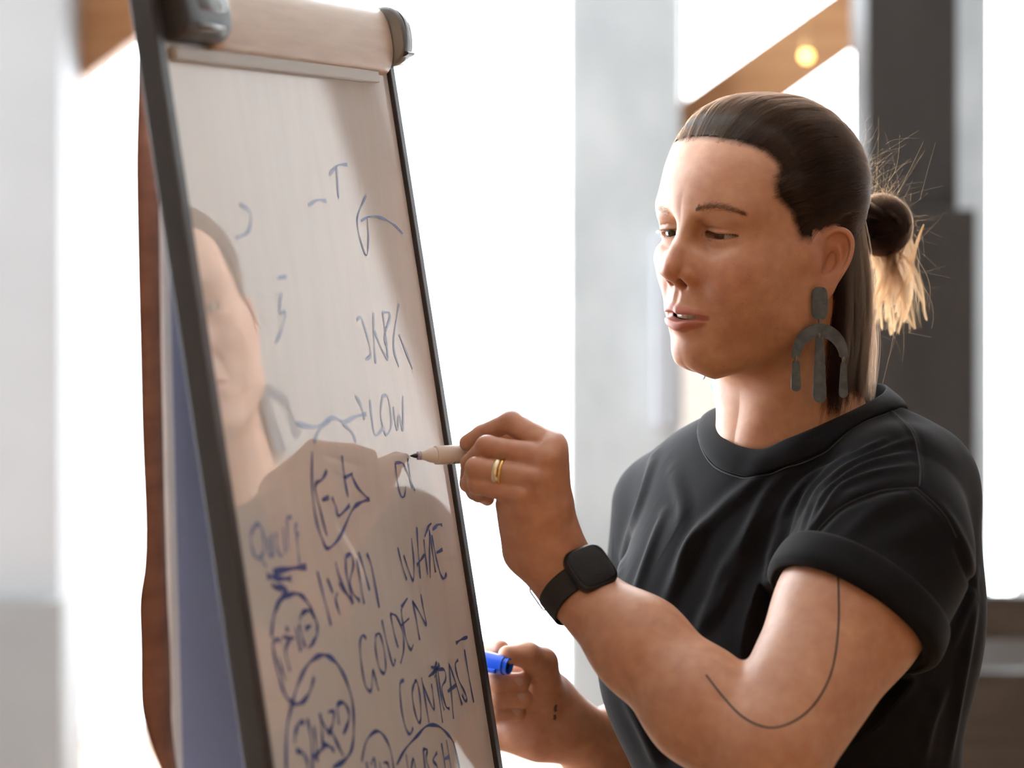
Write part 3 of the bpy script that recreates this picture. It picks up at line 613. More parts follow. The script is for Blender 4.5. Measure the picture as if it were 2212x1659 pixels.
# small corrections of the sculpted head (cm, head frame): from, to
HEAD_FIT = np.array([
 [4.00, 5.39, 9.29, 4.53, 6.03, 9.34],
 [4.42, 6.14, 8.26, 4.74, 6.52, 8.31],
 [4.36, 7.00, 7.26, 4.52, 7.18, 7.30],
 [4.66, 7.25, 6.21, 4.73, 7.33, 6.26],
 [5.27, 7.20, 5.16, 5.26, 7.17, 5.21],
 [5.31, 7.49, 4.16, 5.29, 7.46, 4.18],
 [5.12, 7.51, 3.07, 5.05, 7.43, 3.07],
 [5.09, 7.26, 1.30, 4.87, 6.99, 1.27],
 [5.39, 7.49, 0.41, 5.25, 7.32, 0.47],
 [5.32, 7.99, -0.42, 5.14, 7.77, -0.38],
 [5.31, 8.20, -1.21, 4.94, 7.77, -1.25],
 [5.27, 8.22, -2.09, 4.79, 7.65, -2.12],
 [5.20, 8.03, -2.97, 4.66, 7.38, -3.01],
 [5.00, 7.85, -3.83, 4.49, 7.24, -3.88],
 [4.76, 7.62, -4.71, 4.41, 7.20, -4.76],
 [2.18, 9.72, -5.25, 1.98, 9.49, -5.30],
 [2.99, 8.53, -6.26, 2.75, 8.24, -6.31],
 [2.59, 8.63, -7.16, 2.37, 8.37, -7.14],
 [2.35, 8.73, -7.92, 2.16, 8.52, -7.98],
 [2.24, 8.49, -8.81, 2.07, 8.30, -8.86],
 [0.93, 9.58, 2.39, 0.67, 9.27, 2.36],
 [0.85, 9.70, 1.85, 0.66, 9.48, 1.86],
 [0.83, 9.88, 1.33, 0.72, 9.75, 1.37],
 [0.67, 10.42, 0.87, 0.55, 10.27, 0.89],
 [0.66, 10.78, 0.35, 0.54, 10.63, 0.40],
 [0.69, 11.18, -0.11, 0.51, 10.97, -0.08],
 [0.75, 11.46, -0.63, 0.52, 11.19, -0.58],
 [0.72, 11.46, -1.07, 0.56, 11.28, -1.08],
 [0.51, 11.25, -1.52, 0.42, 11.14, -1.58],
 [1.60, 8.14, -9.64, 1.61, 8.12, -9.34],
 [0.90, 7.49, -10.05, 0.93, 7.52, -9.76],
 [-0.44, 7.60, -10.02, -0.41, 7.62, -9.90],
 [-1.31, 6.74, -10.09, -1.31, 6.76, -10.28],
 [-1.88, 8.00, 2.00, -1.67, 8.24, 2.07],
 [-4.58, 7.49, 1.96, -4.68, 7.37, 2.03],
 [-3.46, 8.07, 2.30, -3.21, 8.38, 2.20],
 [-3.32, 7.99, 1.62, -3.04, 8.33, 1.61],
 [-1.88, 8.00, 2.00, -1.67, 8.24, 2.07],
 [0.66, 9.77, 2.41, 0.44, 9.52, 2.26],
 [4.38, 7.60, 2.07, 4.41, 7.63, 2.04],
 [3.25, 8.08, 2.29, 3.24, 8.06, 2.19],
 [3.46, 7.86, 1.65, 3.39, 7.78, 1.55],
 [-2.60, 8.88, -4.98, -2.63, 8.84, -4.98],
 [0.03, 10.29, -4.27, 0.08, 10.35, -4.19],
 [-0.67, 10.29, -4.34, -0.51, 10.48, -4.43],
 [0.55, 9.48, -5.19, 0.54, 9.47, -5.11],
 [-0.25, 10.34, -5.72, -0.23, 10.37, -5.89],
 [-1.30, 9.40, -4.65, -1.26, 9.46, -4.63],
 [-1.82, 9.89, -5.52, -1.81, 9.89, -5.43],
 [0.61, 9.54, -2.48, 0.66, 9.60, -2.35],
 [-8.80, -1.93, 1.06, -8.92, -2.08, 1.14],
 [-7.64, -1.17, 2.47, -7.66, -1.20, 2.55],
 [0.00, -9.99, 4.05, 0.00, -9.99, 4.05],
 [0.01, -2.99, 12.08, 0.01, -2.99, 12.08],
 [5.95, -5.95, 2.98, 5.95, -5.95, 2.98],
 [-5.95, -5.96, 2.99, -5.95, -5.96, 2.99],
 [7.23, 0.02, 6.08, 7.23, 0.02, 6.08],
 [-7.25, -0.00, 6.00, -7.25, -0.00, 6.00],
 [-7.23, 3.28, 1.13, -7.23, 3.28, 1.13],
 [-6.89, 2.84, -4.04, -6.89, 2.84, -4.04],
 [6.60, -0.16, -6.24, 6.60, -0.16, -6.24],
 [0.03, -8.38, -7.79, 0.03, -8.38, -7.79],
 [5.37, -1.98, -12.08, 5.37, -1.98, -12.08],
 [-5.37, -1.99, -12.11, -5.37, -1.99, -12.11],
 [0.04, 1.99, -12.89, 0.04, 1.99, -12.89],
 [0.02, 7.33, 9.32, 0.02, 7.33, 9.32],
 [-5.14, 5.77, 7.66, -5.14, 5.77, 7.66],
])
_hw = tps_warp(HEAD_FIT[:, :3], HEAD_FIT[:, 3:], 0.25)
def head_warp(X):
    """world points on the head -> fitted points, fading out down the neck"""
    L = (np.asarray(X, float)-HO)@HR*100; W = _hw(L); f = np.clip((L[:, 2]+14.5)/4.0, 0, 1)[:, None]; f = f*f*(3-2*f)
    return HO+((L+(W-L)*f)/100)@HR.T
# ------------------------------------------------------------------ the woman: torso, arms, hands
TO = np.array([0.243, 2.118, 1.388]); _ty = math.radians(40)
TR = np.array([[-math.cos(_ty), -math.sin(_ty), 0], [math.sin(_ty), -math.cos(_ty), 0], [0, 0, 1.0]])   # columns: her right, forward, up
TX = (TO, TR)
def tl(x, y, z): return TO+np.array([x, y, z])/100@TR.T
def pts(*a): return [pix(*p).astype(F32) for p in a]
def sculpt_body(S):
    K = dict(xf=TX)
    # chest, yoke and back (mostly under the shirt)
    S.ellipsoid(cm(0, 0.0, -16), cm(15.5, 9.5, 14), .05, **K)
    S.capsule(cm(-10.5, -1.5, -6), cm(10, -1.5, -7.5), .036, .036, .03, **K)
    S.capsule(cm(-.5, -.8, -1), cm(0, -1, -8), .054, .066, .05, **K)
    S.stroke([cm(-9, 4.5, -5.2), cm(-1.2, 6.0, -5.6)], .006, .003, **K); S.stroke([cm(9, 4.5, -5.2), cm(1.2, 6.0, -5.6)], .006, .003, **K)
    S.ellipsoid(cm(0, -1, -34), cm(13.5, 9.5, 18), .05, **K)
    S.ellipsoid(cm(0, -1, -50), cm(16.5, 11, 14), .05, **K)
    # near (her left) arm
    sh, el, wr = pts((1985, 1075, 2.0), (1664, 1640, 1.855), (1208, 1242, 1.985))
    mid1 = sh*.55+el*.45+np.array([-.004, -.006, 0], F32)
    S.chain([sh*.93+mid1*.07+np.array([-.008, 0, -.01], F32), mid1, el+np.array([.004, 0, .012], F32)], [.038, .0575, .0455], .02, .02)
    S.chain([el, el*.70+wr*.30+np.array([-.002, 0, -.004], F32), el*.40+wr*.60, wr*.9+el*.1], [.0425, .0420, .0365, .0270], .010, .02)
    S.stroke(pts((1640, 1470, 1.80), (1652, 1525, 1.80)), .005, -.003)
    # far (her right) arm
    s2, e2, w2 = pts((1425, 1090, 2.24), (1395, 1690, 2.31), (1215, 1565, 2.235))
    S.chain([s2, (s2+e2)/2+np.array([.02, 0, 0], F32), e2], [.036, .044, .042], .02, .02)
    S.chain([e2, e2*.6+w2*.4, w2], [.044, .040, .0265], .03, .02)
def hand_near(S):
    wr = pix(1208, 1236, 1.985)
    dy = lambda p, d: p+np.array([0, d, 0], F32)
    I = pts((1194, 965, 1.965), (1097, 910, 1.985), (1042, 938, 2.002), (1010, 957, 2.008))
    Md = pts((1186, 992, 1.953), (1052, 966, 1.972), (1017, 1002, 1.996), (1010, 1046, 2.016))
    R = pts((1159, 1033, 1.948), (1029, 1012, 1.962), (1017, 1044, 1.985), (1024, 1064, 2.004))
    Pk = pts((1126, 1068, 1.951), (1032, 1045, 1.963), (1034, 1066, 1.980), (1053, 1078, 1.995))
    w1, w2, w3, w4 = pts((1224, 1190, 1.983), (1204, 1195, 1.976), (1170, 1202, 1.974), (1134, 1200, 1.978))
    # back of the hand
    for a, b, r0, r1, ox in ((w1, I[0], .0132, .0116, -.0055), (w2, Md[0], .0150, .0122, -.001), (w3, R[0], .0148, .0115, 0), (w4, Pk[0], .0135, .0108, 0)):
        S.chain([a, (a+b)/2+np.array([ox, -.002, 0], F32), b], [r0, (r0+r1)/2-.0012*(ox < -.002), r1], .012, .006)
        S.chain([dy(a, .012), dy((a+b)/2+np.array([ox, 0, 0], F32), .016), dy(b, .012)], [.0135, .013, .0105], .012, .006)
    S.capsule(*pts((1101, 1090, 1.966), (1124, 1185, 1.984)), .0118, .0135, .010)
    S.capsule(*pts((1072, 952, 2.016), (1165, 955, 2.002)), .0105, .0105, .005)
    S.chain([wr*1.0, (w2+w3)/2], [.0255, .022], .02, .01)
    # thumb on the far side of the pen
    T = pts((1200, 1150, 2.005), (1130, 1065, 2.030), (1078, 1012, 2.043), (1030, 990, 2.040))
    S.chain(T, [.0165, .0125, .0105, .0085], .012, .004)
    # fingers, each its own chain, softly joined at the knuckle only
    for F, r in ((I, (.0112, .0092, .0080, .0070)), (Md, (.0118, .0094, .0082, .0070)), (R, (.0110, .0090, .0078, .0066)), (Pk, (.0102, .0078, .0068, .0058))):
        S.chain(F, r, .0022, .0030)
    for F, r in ((I, .0075), (Md, .0080), (R, .0074), (Pk, .0066)):
        S.blob(F[0]+np.array([.001, -.010, .002], F32), .0055, .0021)
        S.blob(F[1]+np.array([-.002, -.006, .004], F32), .0045, .0008)
    # valleys between knuckles, tendons, wrist creases
    for a, b in ((I, Md), (Md, R), (R, Pk)):
        m = (a[0]+b[0])/2; w = (w2+w3)/2
        S.stroke([m*.75+a[1]*.13+b[1]*.12+np.array([0, -.010, 0], F32), m+np.array([0, -.011, 0], F32), m*.72+w*.28+np.array([0, -.014, 0], F32)], .0034, -.0024)
    S.stroke(pts((1085, 1060, 1.942), (1102, 1080, 1.940), (1120, 1100, 1.942)), .003, -.0008)
def hand_far(S):
    # her right hand, fingers curled round the pen cap, palm side to the camera
    P = pts((1175, 1500, 2.235), (1120, 1470, 2.225), (1125, 1560, 2.225), (1165, 1575, 2.235))
    S.chain([P[0], P[1]], [.020, .018], .02); S.chain([P[3], P[2]], [.022, .020], .02); S.chain([P[0], P[3]], [.020, .022], .02)
    S.capsule(pix(1085, 1590, 2.225).astype(F32), pix(1150, 1585, 2.225).astype(F32), .013, .02, .015)
    S.capsule(pix(1215, 1565, 2.235).astype(F32), pix(1155, 1545, 2.235).astype(F32), .026, .024, .02)
    for (v, tx, r, yy) in ((1474, 1124, .0098, 2.188), (1507, 1130, .0094, 2.190), (1538, 1118, .0086, 2.194)):
        S.chain(pts((1050, v+2, yy+.03), (1030, v, yy+.008), (1075, v-1, yy-.003), (tx, v+2, yy)), [r*1.05, r*1.05, r, r*.9], .0030, .003)
    S.chain(pts((1075, 1500, 2.24), (1035, 1440, 2.235), (1040, 1408, 2.22), (1082, 1402, 2.20)), [.0105, .0098, .009, .0082], .004, .004)
    S.chain(pts((1180, 1500, 2.215), (1172, 1432, 2.200), (1140, 1415, 2.185), (1096, 1415, 2.175)), [.0175, .0135, .0112, .0085], .010, .005)
    S.stroke(pts((1150, 1432, 2.172), (1165, 1440, 2.175), (1180, 1437, 2.178)), .0022, -.0010)
sculpt_body(body); hand_near(body); hand_far(body)
# ------------------------------------------------------------------ build the body, then its clothes
from mathutils.bvhtree import BVHTree
def bvh_of(V, Q): return BVHTree.FromPolygons([tuple(map(float, v)) for v in V], [tuple(map(int, q)) for q in Q])
def hit(bvh, u, v, lift=0.0):
    r = Vector(ray(u, v)).normalized(); o = Vector((0, 0, CAMZ)); l, n, i, d = bvh.ray_cast(o, r)
    if l is None: return None
    return np.array(l-r*lift)
def normals(V, Q):
    n = np.zeros_like(V); f = np.cross(V[Q[:, 1]]-V[Q[:, 0]], V[Q[:, 2]]-V[Q[:, 0]])
    for k in range(4): np.add.at(n, Q[:, k], f)
    return n/(np.linalg.norm(n, axis=1)[:, None]+1e-12)
VOX = globals().get('VOX', 0.0011)
BV, BQ = body.mesh(VOX, np.array([-.06, 1.75, .90]), np.array([.50, 2.45, 1.76]))
_hm = BV[:, 2] > 1.33
BV = BV.astype(np.float64); BV0 = BV.copy(); BV[_hm] = head_warp(BV[_hm])
BN_ = normals(BV, BQ)
body_bvh = bvh_of(BV, BQ)

SH, EL, WR = pix(1972, 1075, 2.0), pix(1672, 1640, 1.855), pix(1212, 1240, 1.985)
ARM = (EL-SH)/np.linalg.norm(EL-SH)
HEM = pix(1880, 1352, 1.925); HEM = SH+ARM*np.dot(HEM-SH, ARM)
HEMN = ARM+np.array([0, .17, 0]); HEMN /= np.linalg.norm(HEMN)
shirt = Sculpt()
def sculpt_shirt(S):
    K = dict(xf=TX)
    S.capsule(cm(-10.2, -1.5, -5.0), cm(9.2, -1.5, -6.8), .050, .047, .05, **K)
    S.chain([cm(-12, -1.6, -4.2), cm(-6, -1.8, -2.6), cm(6, -1.4, -4.4), cm(10.3, -1.4, -6.0)], [.045, .045, .045, .045], .05, .03, **K)
    S.ellipsoid(cm(-.8, .8, -15), cm(15.2, 11.8, 15), .05, **K)
    S.ellipsoid(cm(6.6, 6.0, -21), cm(8.0, 7.2, 9.0), .06, **K); S.ellipsoid(cm(-6.6, 6.0, -20.5), cm(8.0, 7.2, 9.0), .06, **K)
    S.ellipsoid(cm(-1, -2.5, -16), cm(15.5, 9.5, 15), .05, **K)
    S.chain([cm(-.5, .8, -24), cm(-1.7, .3, -38), cm(-3.2, 0, -66)], [.140, .153, .175], .05, .03, flat=(np.array([0, 1, 0], F32), .78), **K)
    # sleeves
    S.chain([SH+np.array([-.01, .01, .01]), SH*.6+HEM*.4, HEM+ARM*.03], [.049, .067, .077], .028, .02)
    s2, e2 = pix(1444, 1100, 2.24), pix(1415, 1655, 2.31); a2 = (e2-s2)/np.linalg.norm(e2-s2)
    S.chain([s2, s2+a2*.10, s2+a2*.19], [.052, .058, .064], .03, .02)
    # flat hems and open cuffs
    def below(o, a):
        o = o.astype(F32); a = a.astype(F32)
        def fn(P):
            q = P-o; h = q@a; r = np.sqrt(np.maximum((q*q).sum(-1)-h*h, 0)); return np.maximum(-h, r-.088)
        return fn
    S.custom(below(HEM, HEMN), HEM-.12, HEM+.12, .002, 's'); S.capsule(HEM-ARM*.02, HEM+ARM*.06, .060, .070, .003, 's')
    h2 = s2+a2*.16
    S.custom(below(h2, a2), h2-.12, h2+.12, .002, 's'); S.capsule(h2-a2*.03, h2+a2*.06, .052, .054, .003, 's')
    # neck opening
    S.chain([cm(-.6, 1.3, -3.0), cm(-.8, 0, 2), cm(-.8, -2.2, 14)], [.066, .070, .080], .004, .02, 's', **K)
sculpt_shirt(shirt)
SV, SQ = shirt.mesh(0.0020, np.array([-.05, 1.72, .72]), np.array([.53, 2.48, 1.50]))
SV = SV.astype(np.float64)
shirt_bvh0 = bvh_of(SV, SQ); SN = normals(SV, SQ)
def on_shirt(poly):
    out = [hit(shirt_bvh0, u, v) for u, v in catmull(poly, 4)]
    return [p for p in out if p is not None]
# ridges and creases of the cloth: width mm, height mm, points where they run
FOLDS = [
 (5, 3.2, [(1597, 1080), (1640, 1040), (1720, 999), (1770, 982)]), (5, 3.5, [(1610, 1180), (1647, 1080), (1701, 1024), (1756, 992)]),
 (4, 3.5, [(1660, 1200), (1690, 1120), (1712, 1078), (1747, 1037), (1796, 1008), (1830, 985)]), (3.6, 3.6, [(1700, 1180), (1740, 1078), (1774, 1035), (1819, 999), (1864, 974), (1909, 952)]),
 (3.4, 3.6, [(1722, 1175), (1758, 1079), (1796, 1037), (1842, 1003), (1909, 972), (1966, 952)]), (3.2, 3.2, [(1738, 1168), (1776, 1079), (1814, 1040), (1875, 1001), (1966, 978)]),
 (3.2, 3.2, [(1752, 1150), (1790, 1090), (1822, 1050), (1887, 1023), (1973, 1006)]), (3.5, -3.0, [(1979, 1054), (1901, 1061), (1824, 1092), (1777, 1133), (1746, 1175)]),
 (5, 3.5, [(1710, 1111), (1674, 1193), (1653, 1256)]), (6, 3.5, [(1663, 1090), (1591, 1193), (1549, 1256)]), (6, 4.0, [(1642, 1023), (1539, 1121), (1487, 1183), (1472, 1240)]),
 (6, 4.0, [(1410, 985), (1383, 1090), (1358, 1162), (1337, 1240)]), (6, 2.5, [(1451, 1017), (1472, 1090), (1466, 1131)]), (6, 4, [(1513, 1136), (1477, 1214), (1435, 1318)]),
 (5, 3, [(1570, 1225), (1528, 1318), (1508, 1370)]), (5, 3, [(1611, 1193), (1575, 1266), (1528, 1359)]), (5, 3.5, [(1430, 1110), (1400, 1200), (1370, 1290)]),
 (2.2, -1.6, [(1979, 1054), (2020, 1090), (2046, 1121), (2067, 1165)]), (2.0, 1.6, [(1917, 880), (1950, 910), (1974, 942), (1987, 1005), (1986, 1050)]),
 (6, 3, [(1969, 1069), (1901, 1097), (1829, 1160)]), (6, 2.5, [(2010, 1110), (1960, 1150), (1900, 1175)]), (2.5, -2.0, [(2064, 1183), (2085, 1230), (2106, 1276)]),
 (5, 3, [(2112, 1240), (2077, 1343), (2060, 1390)]), (6, 4, [(2108, 1290), (2094, 1380), (2075, 1500), (2050, 1640)]), (6, 3, [(2050, 1480), (2010, 1560), (1990, 1650)]),
 (7, 4, [(1350, 1500), (1400, 1600), (1420, 1655)]), (7, 3, [(1420, 1560), (1480, 1650)]), (5, 2.5, [(2040, 1100), (2085, 1180), (2104, 1240)]),
]
def fold_displace(V, N, folds):
    V = V.copy(); disp = np.zeros(len(V))
    for wmm, hmm, poly in folds:
        P = on_shirt(poly)
        if len(P) < 3: continue
        P = np.array(P); s = wmm/1000; lo = P.min(0)-3.5*s; hi = P.max(0)+3.5*s
        idx = np.nonzero(np.all((V >= lo) & (V <= hi), 1))[0]
        if len(idx) == 0: continue
        best = np.full(len(idx), 1e9); tt = np.zeros(len(idx)); n = len(P)-1
        for i in range(n):
            d, t = seg_d(V[idx].astype(F32), P[i], P[i+1]); w = d < best; best[w] = d[w]; tt[w] = (i+t[w])/n
        g = np.exp(-0.5*(best/s)**2)-0.35*np.exp(-0.5*(best/(2.2*s))**2)
        disp[idx] += 1.5*hmm/1000*g*np.clip(np.sin(np.pi*np.clip(tt, .04, .96)), 0, 1)**.55
    return V+N*disp[:, None]
SV = fold_displace(SV, SN, FOLDS)
_q = np.array([mnoise.noise(Vector(p*14.0)) for p in SV[::1]]) if len(SV) < 400000 else np.zeros(len(SV))
SV = SV+SN*(_q*.0018)[:, None]
shirt_bvh = bvh_of(SV, SQ)
M['tee'] = mat('faded_black_jersey', (0.0068, 0.0068, 0.0084, 1), 0.88, 0, 0.12, Sheen_Weight=0.06, Sheen_Roughness=0.4)
_nz = nd(M['tee'], 'ShaderNodeTexNoise'); _nz.inputs['Scale'].default_value = 900; _nz.inputs['Detail'].default_value = 3
_tc = nd(M['tee'], 'ShaderNodeTexCoord'); lk(M['tee'], _tc.outputs['Object'], _nz.inputs['Vector'])
_bp = nd(M['tee'], 'ShaderNodeBump'); _bp.inputs['Strength'].default_value = .25; _bp.inputs['Distance'].default_value = .0006
lk(M['tee'], _nz.outputs['Fac'], _bp.inputs['Height']); lk(M['tee'], _bp.outputs['Normal'], bsdf(M['tee']).inputs['Normal'])
person = thing('person', 'woman in black T-shirt with tied back brown hair, writing on the white board', 'person', (TO[0], TO[1], 0.0))
def wear(o): adopt(person, o); return o
tee = wear(np_mesh('t_shirt', SV, SQ, M['tee'])); tee['label'] = 'faded black crew neck T-shirt'
# ribbed collar band
NECK = [(-1.8, 7.2, -1.2), (-4, 6.2, -.2), (-6.4, 3.5, 1.2), (-7.8, 0, 2.5), (-7.2, -4, 3.3), (-4.6, -7.5, 3.6), (0, -8.4, 3.2), (3.6, -6.5, 2.2), (6.0, -3, 1.5), (6.3, .8, .9), (4.6, 4.2, .2), (1.8, 6.6, -.8)]
NECKL = [(-1.8, 8.8, -3.2), (-5.1, 7.6, -2.3), (-8.3, 4.4, -.6), (-9.8, .2, 1.3), (-9.2, -4.6, 1.9), (-5.6, -9.0, 1.6), (0, -10, 1.4), (5, -8, .6), (8.0, -3.6, .2), (7.9, 1.2, -.5), (5.5, 5.2, -1.7), (2.2, 7.9, -2.9)]
def loop(P, n=10):
    P = np.array(P, float); return catmull(np.concatenate([P[-2:], P, P[:3]]), n)[2*n:-2*n-1]
def snap(p, off):
    l, nn, i, d = shirt_bvh.find_nearest(Vector(p)); return np.array(l)+np.array(nn)*off
_u = [tl(*p) for p in loop(NECK)]; _l = [snap(tl(*p), .0012) for p in loop(NECKL)]
rows = 6; V = []; F = []; n = len(_u)
for i in range(n):
    for j in range(rows):
        t = j/(rows-1); c = _l[i]*(1-t)+_u[i]*t; out = (c-tl(-.3, 0, c[2]*0+0)); out[2] = 0; out /= np.linalg.norm(out)
        V.append(c+out*.0035*math.sin(math.pi*t)+np.array([0, 0, .002*math.sin(math.pi*t)]))
for i in range(n):
    for j in range(rows-1): F.append((i*rows+j, ((i+1) % n)*rows+j, ((i+1) % n)*rows+j+1, i*rows+j+1))
collar = mesh_obj('collar', V, F, M['tee']); md = collar.modifiers.new('thick', 'SOLIDIFY'); md.thickness = .0028; md.offset = 0
md = collar.modifiers.new('smooth', 'SUBSURF'); md.levels = md.render_levels = 1; wear(collar)
M['thread'] = mat('charcoal_thread', (.018, .018, .021, 1), .8)
wear(tube('collar_seam', [p+np.array([0, 0, -.0016]) for p in _l]+[_l[0]+np.array([0, 0, -.0016])], .0007, M['thread'], seg=6, cap=False))
for _ln in ([(1917, 880), (1950, 910), (1974, 942), (1987, 1005), (1986, 1050)], [(1979, 1054), (1901, 1061), (1824, 1092), (1777, 1133), (1748, 1172)], [(1979, 1054), (2020, 1090), (2046, 1121), (2066, 1162)]):
    _p = [hit(shirt_bvh, u, v, -.0002) for u, v in catmull(_ln, 8)]; wear(tube('shoulder_seam', [q for q in _p if q is not None], .0006, M['thread'], seg=6))
# rolled sleeve cuff
def cuff(name, o, a, w, gap, thick):
    e1 = np.cross(a, [0, 1, 0]); e1 /= np.linalg.norm(e1); e2 = np.cross(a, e1); V = []; F = []; n = 64; prof = [(-.002, -.004), (.002, .0015), (.006, .003), (.5*w, .0038), (w-.004, .0030), (w, .0005), (w+.0005, -.004)]
    for i in range(n):
        th = 2*math.pi*i/n; d = e1*math.cos(th)+e2*math.sin(th)
        for h, off in prof:
            c = o-a*max(h, .003); hitp = None; src = Vector(c+d*.20)
            l, nn, ii, dd = shirt_bvh.ray_cast(src, Vector(-d)); r = .074
            if l is not None:
                rr = (np.array(l)-c)@d
                if .05 < rr < .095: r = rr
            V.append(o-a*h+d*(r+off+gap+.0012*math.sin(3*th+1)))
    k = len(prof)
    for i in range(n):
        for j in range(k-1): F.append((i*k+j, i*k+j+1, ((i+1) % n)*k+j+1, ((i+1) % n)*k+j))
    V = np.array(V).reshape(n, k, 3)
    for _ in range(3): V = (V+np.roll(V, 1, 0)+np.roll(V, -1, 0))/3          # even the cloth out round the arm
    ob = mesh_obj(name, V.reshape(-1, 3), F, M['tee']); md = ob.modifiers.new('thick', 'SOLIDIFY'); md.thickness = thick; md.offset = 0
    md = ob.modifiers.new('smooth', 'SUBSURF'); md.levels = md.render_levels = 2
    return wear(ob)
cuff('sleeve_cuff', HEM, HEMN, .031, .0008, .0022)
# ------------------------------------------------------------------ skin, eyes, teeth
BL0 = (BV0-HO)@HR*100                                  # head frame before the fitting warp, cm
def gauss(c, r): 
    q = (np.c_[np.abs(BL0[:, 0]), BL0[:, 1:]]-np.array(c))/np.array(r); return np.exp(-0.5*(q*q).sum(1))
def poly_d(P, pts): 
    d = np.full(len(P), 1e9)
    for a, b in zip(pts[:-1], pts[1:]): d = np.minimum(d, seg_d(P.astype(F32), a, b)[0])
    return d
def sstep(a, b, x): t = np.clip((x-a)/(b-a), 0, 1); return t*t*(3-2*t)
skin = np.tile(np.array([0.485, 0.250, 0.152]), (len(BV), 1)); frk = np.zeros(len(BV))
head = (BL0[:, 2] > -13) & (np.abs(BL0[:, 0]) < 10) & (BL0[:, 1] > -13) & (BL0[:, 1] < 13)
def tint(m, col): 
    global skin
    skin = skin*(1-m[:, None])+np.array(col)*m[:, None]
HAIRLINE = [(6.95, 10.4), (6.75, 9.82), (6.0, 9.55), (4.7, 8.8), (4.2, 7.7), (5.0, 6.3), (4.95, 5.0), (3.6, 3.6), (2.9, 1.5), (1.4, 1.3), (-.6, 2.3), (-1.9, 2.2), (-2.7, 1), (-3.1, -1), (-3.7, -4), (-4.6, -8), (-13, -8), (-13, 16), (6.95, 16)]
def hair_depth(L):
    """distance (cm) inside the hairline, seen from the side; negative on bare skin"""
    y, z = L[:, 1], L[:, 2]; d = np.full(len(L), 1e9); ins = np.zeros(len(L), bool); P = HAIRLINE
    for (ax, ay), (bx, by) in zip(P, P[1:]+P[:1]):
        ex, ey = bx-ax, by-ay; t = np.clip(((y-ax)*ex+(z-ay)*ey)/(ex*ex+ey*ey+1e-12), 0, 1)
        d = np.minimum(d, np.hypot(y-ax-ex*t, z-ay-ey*t)); c = ((ay <= z) & (by > z)) | ((by <= z) & (ay > z))
        ins ^= c & (y < ax+(z-ay)/(by-ay+1e-12)*ex)
    return np.where(ins, d, -d)
hd = np.where(head & (BL0[:, 2] > -8.5), hair_depth(BL0), -9.0)
_ear = (np.abs(BL0[:, 0]) > 7.35) & (BL0[:, 1] < 1.6) & (BL0[:, 2] < 3.2)
hd = np.where(_ear, -9, hd)
tint(.85*sstep(-.30, .50, hd), (.055, .030, .020))
tint(.55*gauss((4.0, 7.0, -1.4), (1.7, 2.0, 1.3)), (.455, .165, .10))
tint(.60*gauss((0, 10.4, -1.0), (1.5, 1.3, 1.2)), (.43, .145, .088))
tint(.45*gauss((1.4, 9.0, -1.9), (.7, .9, .7)), (.42, .13, .08))
tint(.55*gauss((7.6, -.8, .3), (.9, 2.0, 2.6)), (.47, .17, .11))
tint(.25*gauss((2.2, 8.2, 1.0), (1.3, .9, .7)), (.53, .31, .22))
tint(.35*gauss((1.7, 8.2, 2.3), (.5, .8, .7)), (.34, .17, .11))
LP = np.c_[np.abs(BL0[:, 0]), BL0[:, 1:]]/100
_lm = head & (BL0[:, 1] > 7.0) & (np.abs(BL0[:, 2]+5) < 2.0)
lip = np.zeros(len(BV)); q = LP[_lm]
lip[_lm] = np.maximum(1-sstep(.0036, .0050, poly_d(q, LIPS[0])), 1-sstep(.0050, .0062, poly_d(q, LIPS[1])))*sstep(2.75, 2.4, np.abs(BL0[_lm, 0]))
tint(.92*lip, (.44, .155, .125))
cav = np.zeros(len(BV)); cav[_lm] = 1-sstep(1.02, 1.12, np.sqrt((((BL0[_lm]-np.array([0, 7.4, -4.9]))/np.array([2.5, 2.05, 1.0]))**2).sum(1)))
cav *= (BL0[:, 1] < 9.25); tint(cav, (.10, .022, .018))
rim = np.zeros(len(BV)); _em = head & (BL0[:, 1] > 6) & (np.abs(BL0[:, 2]-2) < 1.2)
rim[_em] = (1-sstep(1.20, 1.33, np.linalg.norm(LP[_em]*100-EYE*100, axis=1)))*.7; tint(rim, (.36, .15, .12))
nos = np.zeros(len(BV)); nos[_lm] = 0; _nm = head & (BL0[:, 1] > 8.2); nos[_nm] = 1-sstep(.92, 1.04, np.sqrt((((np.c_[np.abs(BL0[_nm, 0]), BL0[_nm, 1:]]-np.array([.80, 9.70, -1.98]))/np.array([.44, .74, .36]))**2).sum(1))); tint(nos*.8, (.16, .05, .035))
frk = np.where(head, .35+.75*gauss((4.8, 6.0, -3.0), (2.6, 3.5, 2.6)), 0.06)*np.where(BL0[:, 2] < -9.5, .3, 1.0)*(1-lip)*(1-cav)
hand = (BV[:, 2] < 1.42) & (BV[:, 0] < .055); tint(np.where(hand, .35, 0.0), (.455, .195, .12))
me = body_ob = None
m = M['skin'] = mat('skin', (0.5, 0.28, 0.18, 1), .46, 0, .45, Subsurface_Weight=0.16, Subsurface_Scale=0.006)
bsdf(m).inputs['Subsurface Radius'].default_value = (1.0, .32, .16)
_at = nd(m, 'ShaderNodeAttribute'); _at.attribute_name = 'skin_tone'; _tc = nd(m, 'ShaderNodeTexCoord')
_n1 = nd(m, 'ShaderNodeTexNoise'); _n1.inputs['Scale'].default_value = 95; _n1.inputs['Detail'].default_value = 5
_v = nd(m, 'ShaderNodeTexVoronoi'); _v.inputs['Scale'].default_value = 360
_v2 = nd(m, 'ShaderNodeTexVoronoi'); _v2.inputs['Scale'].default_value = 620
for n_ in (_n1, _v, _v2): lk(m, _tc.outputs['Object'], n_.inputs['Vector'])
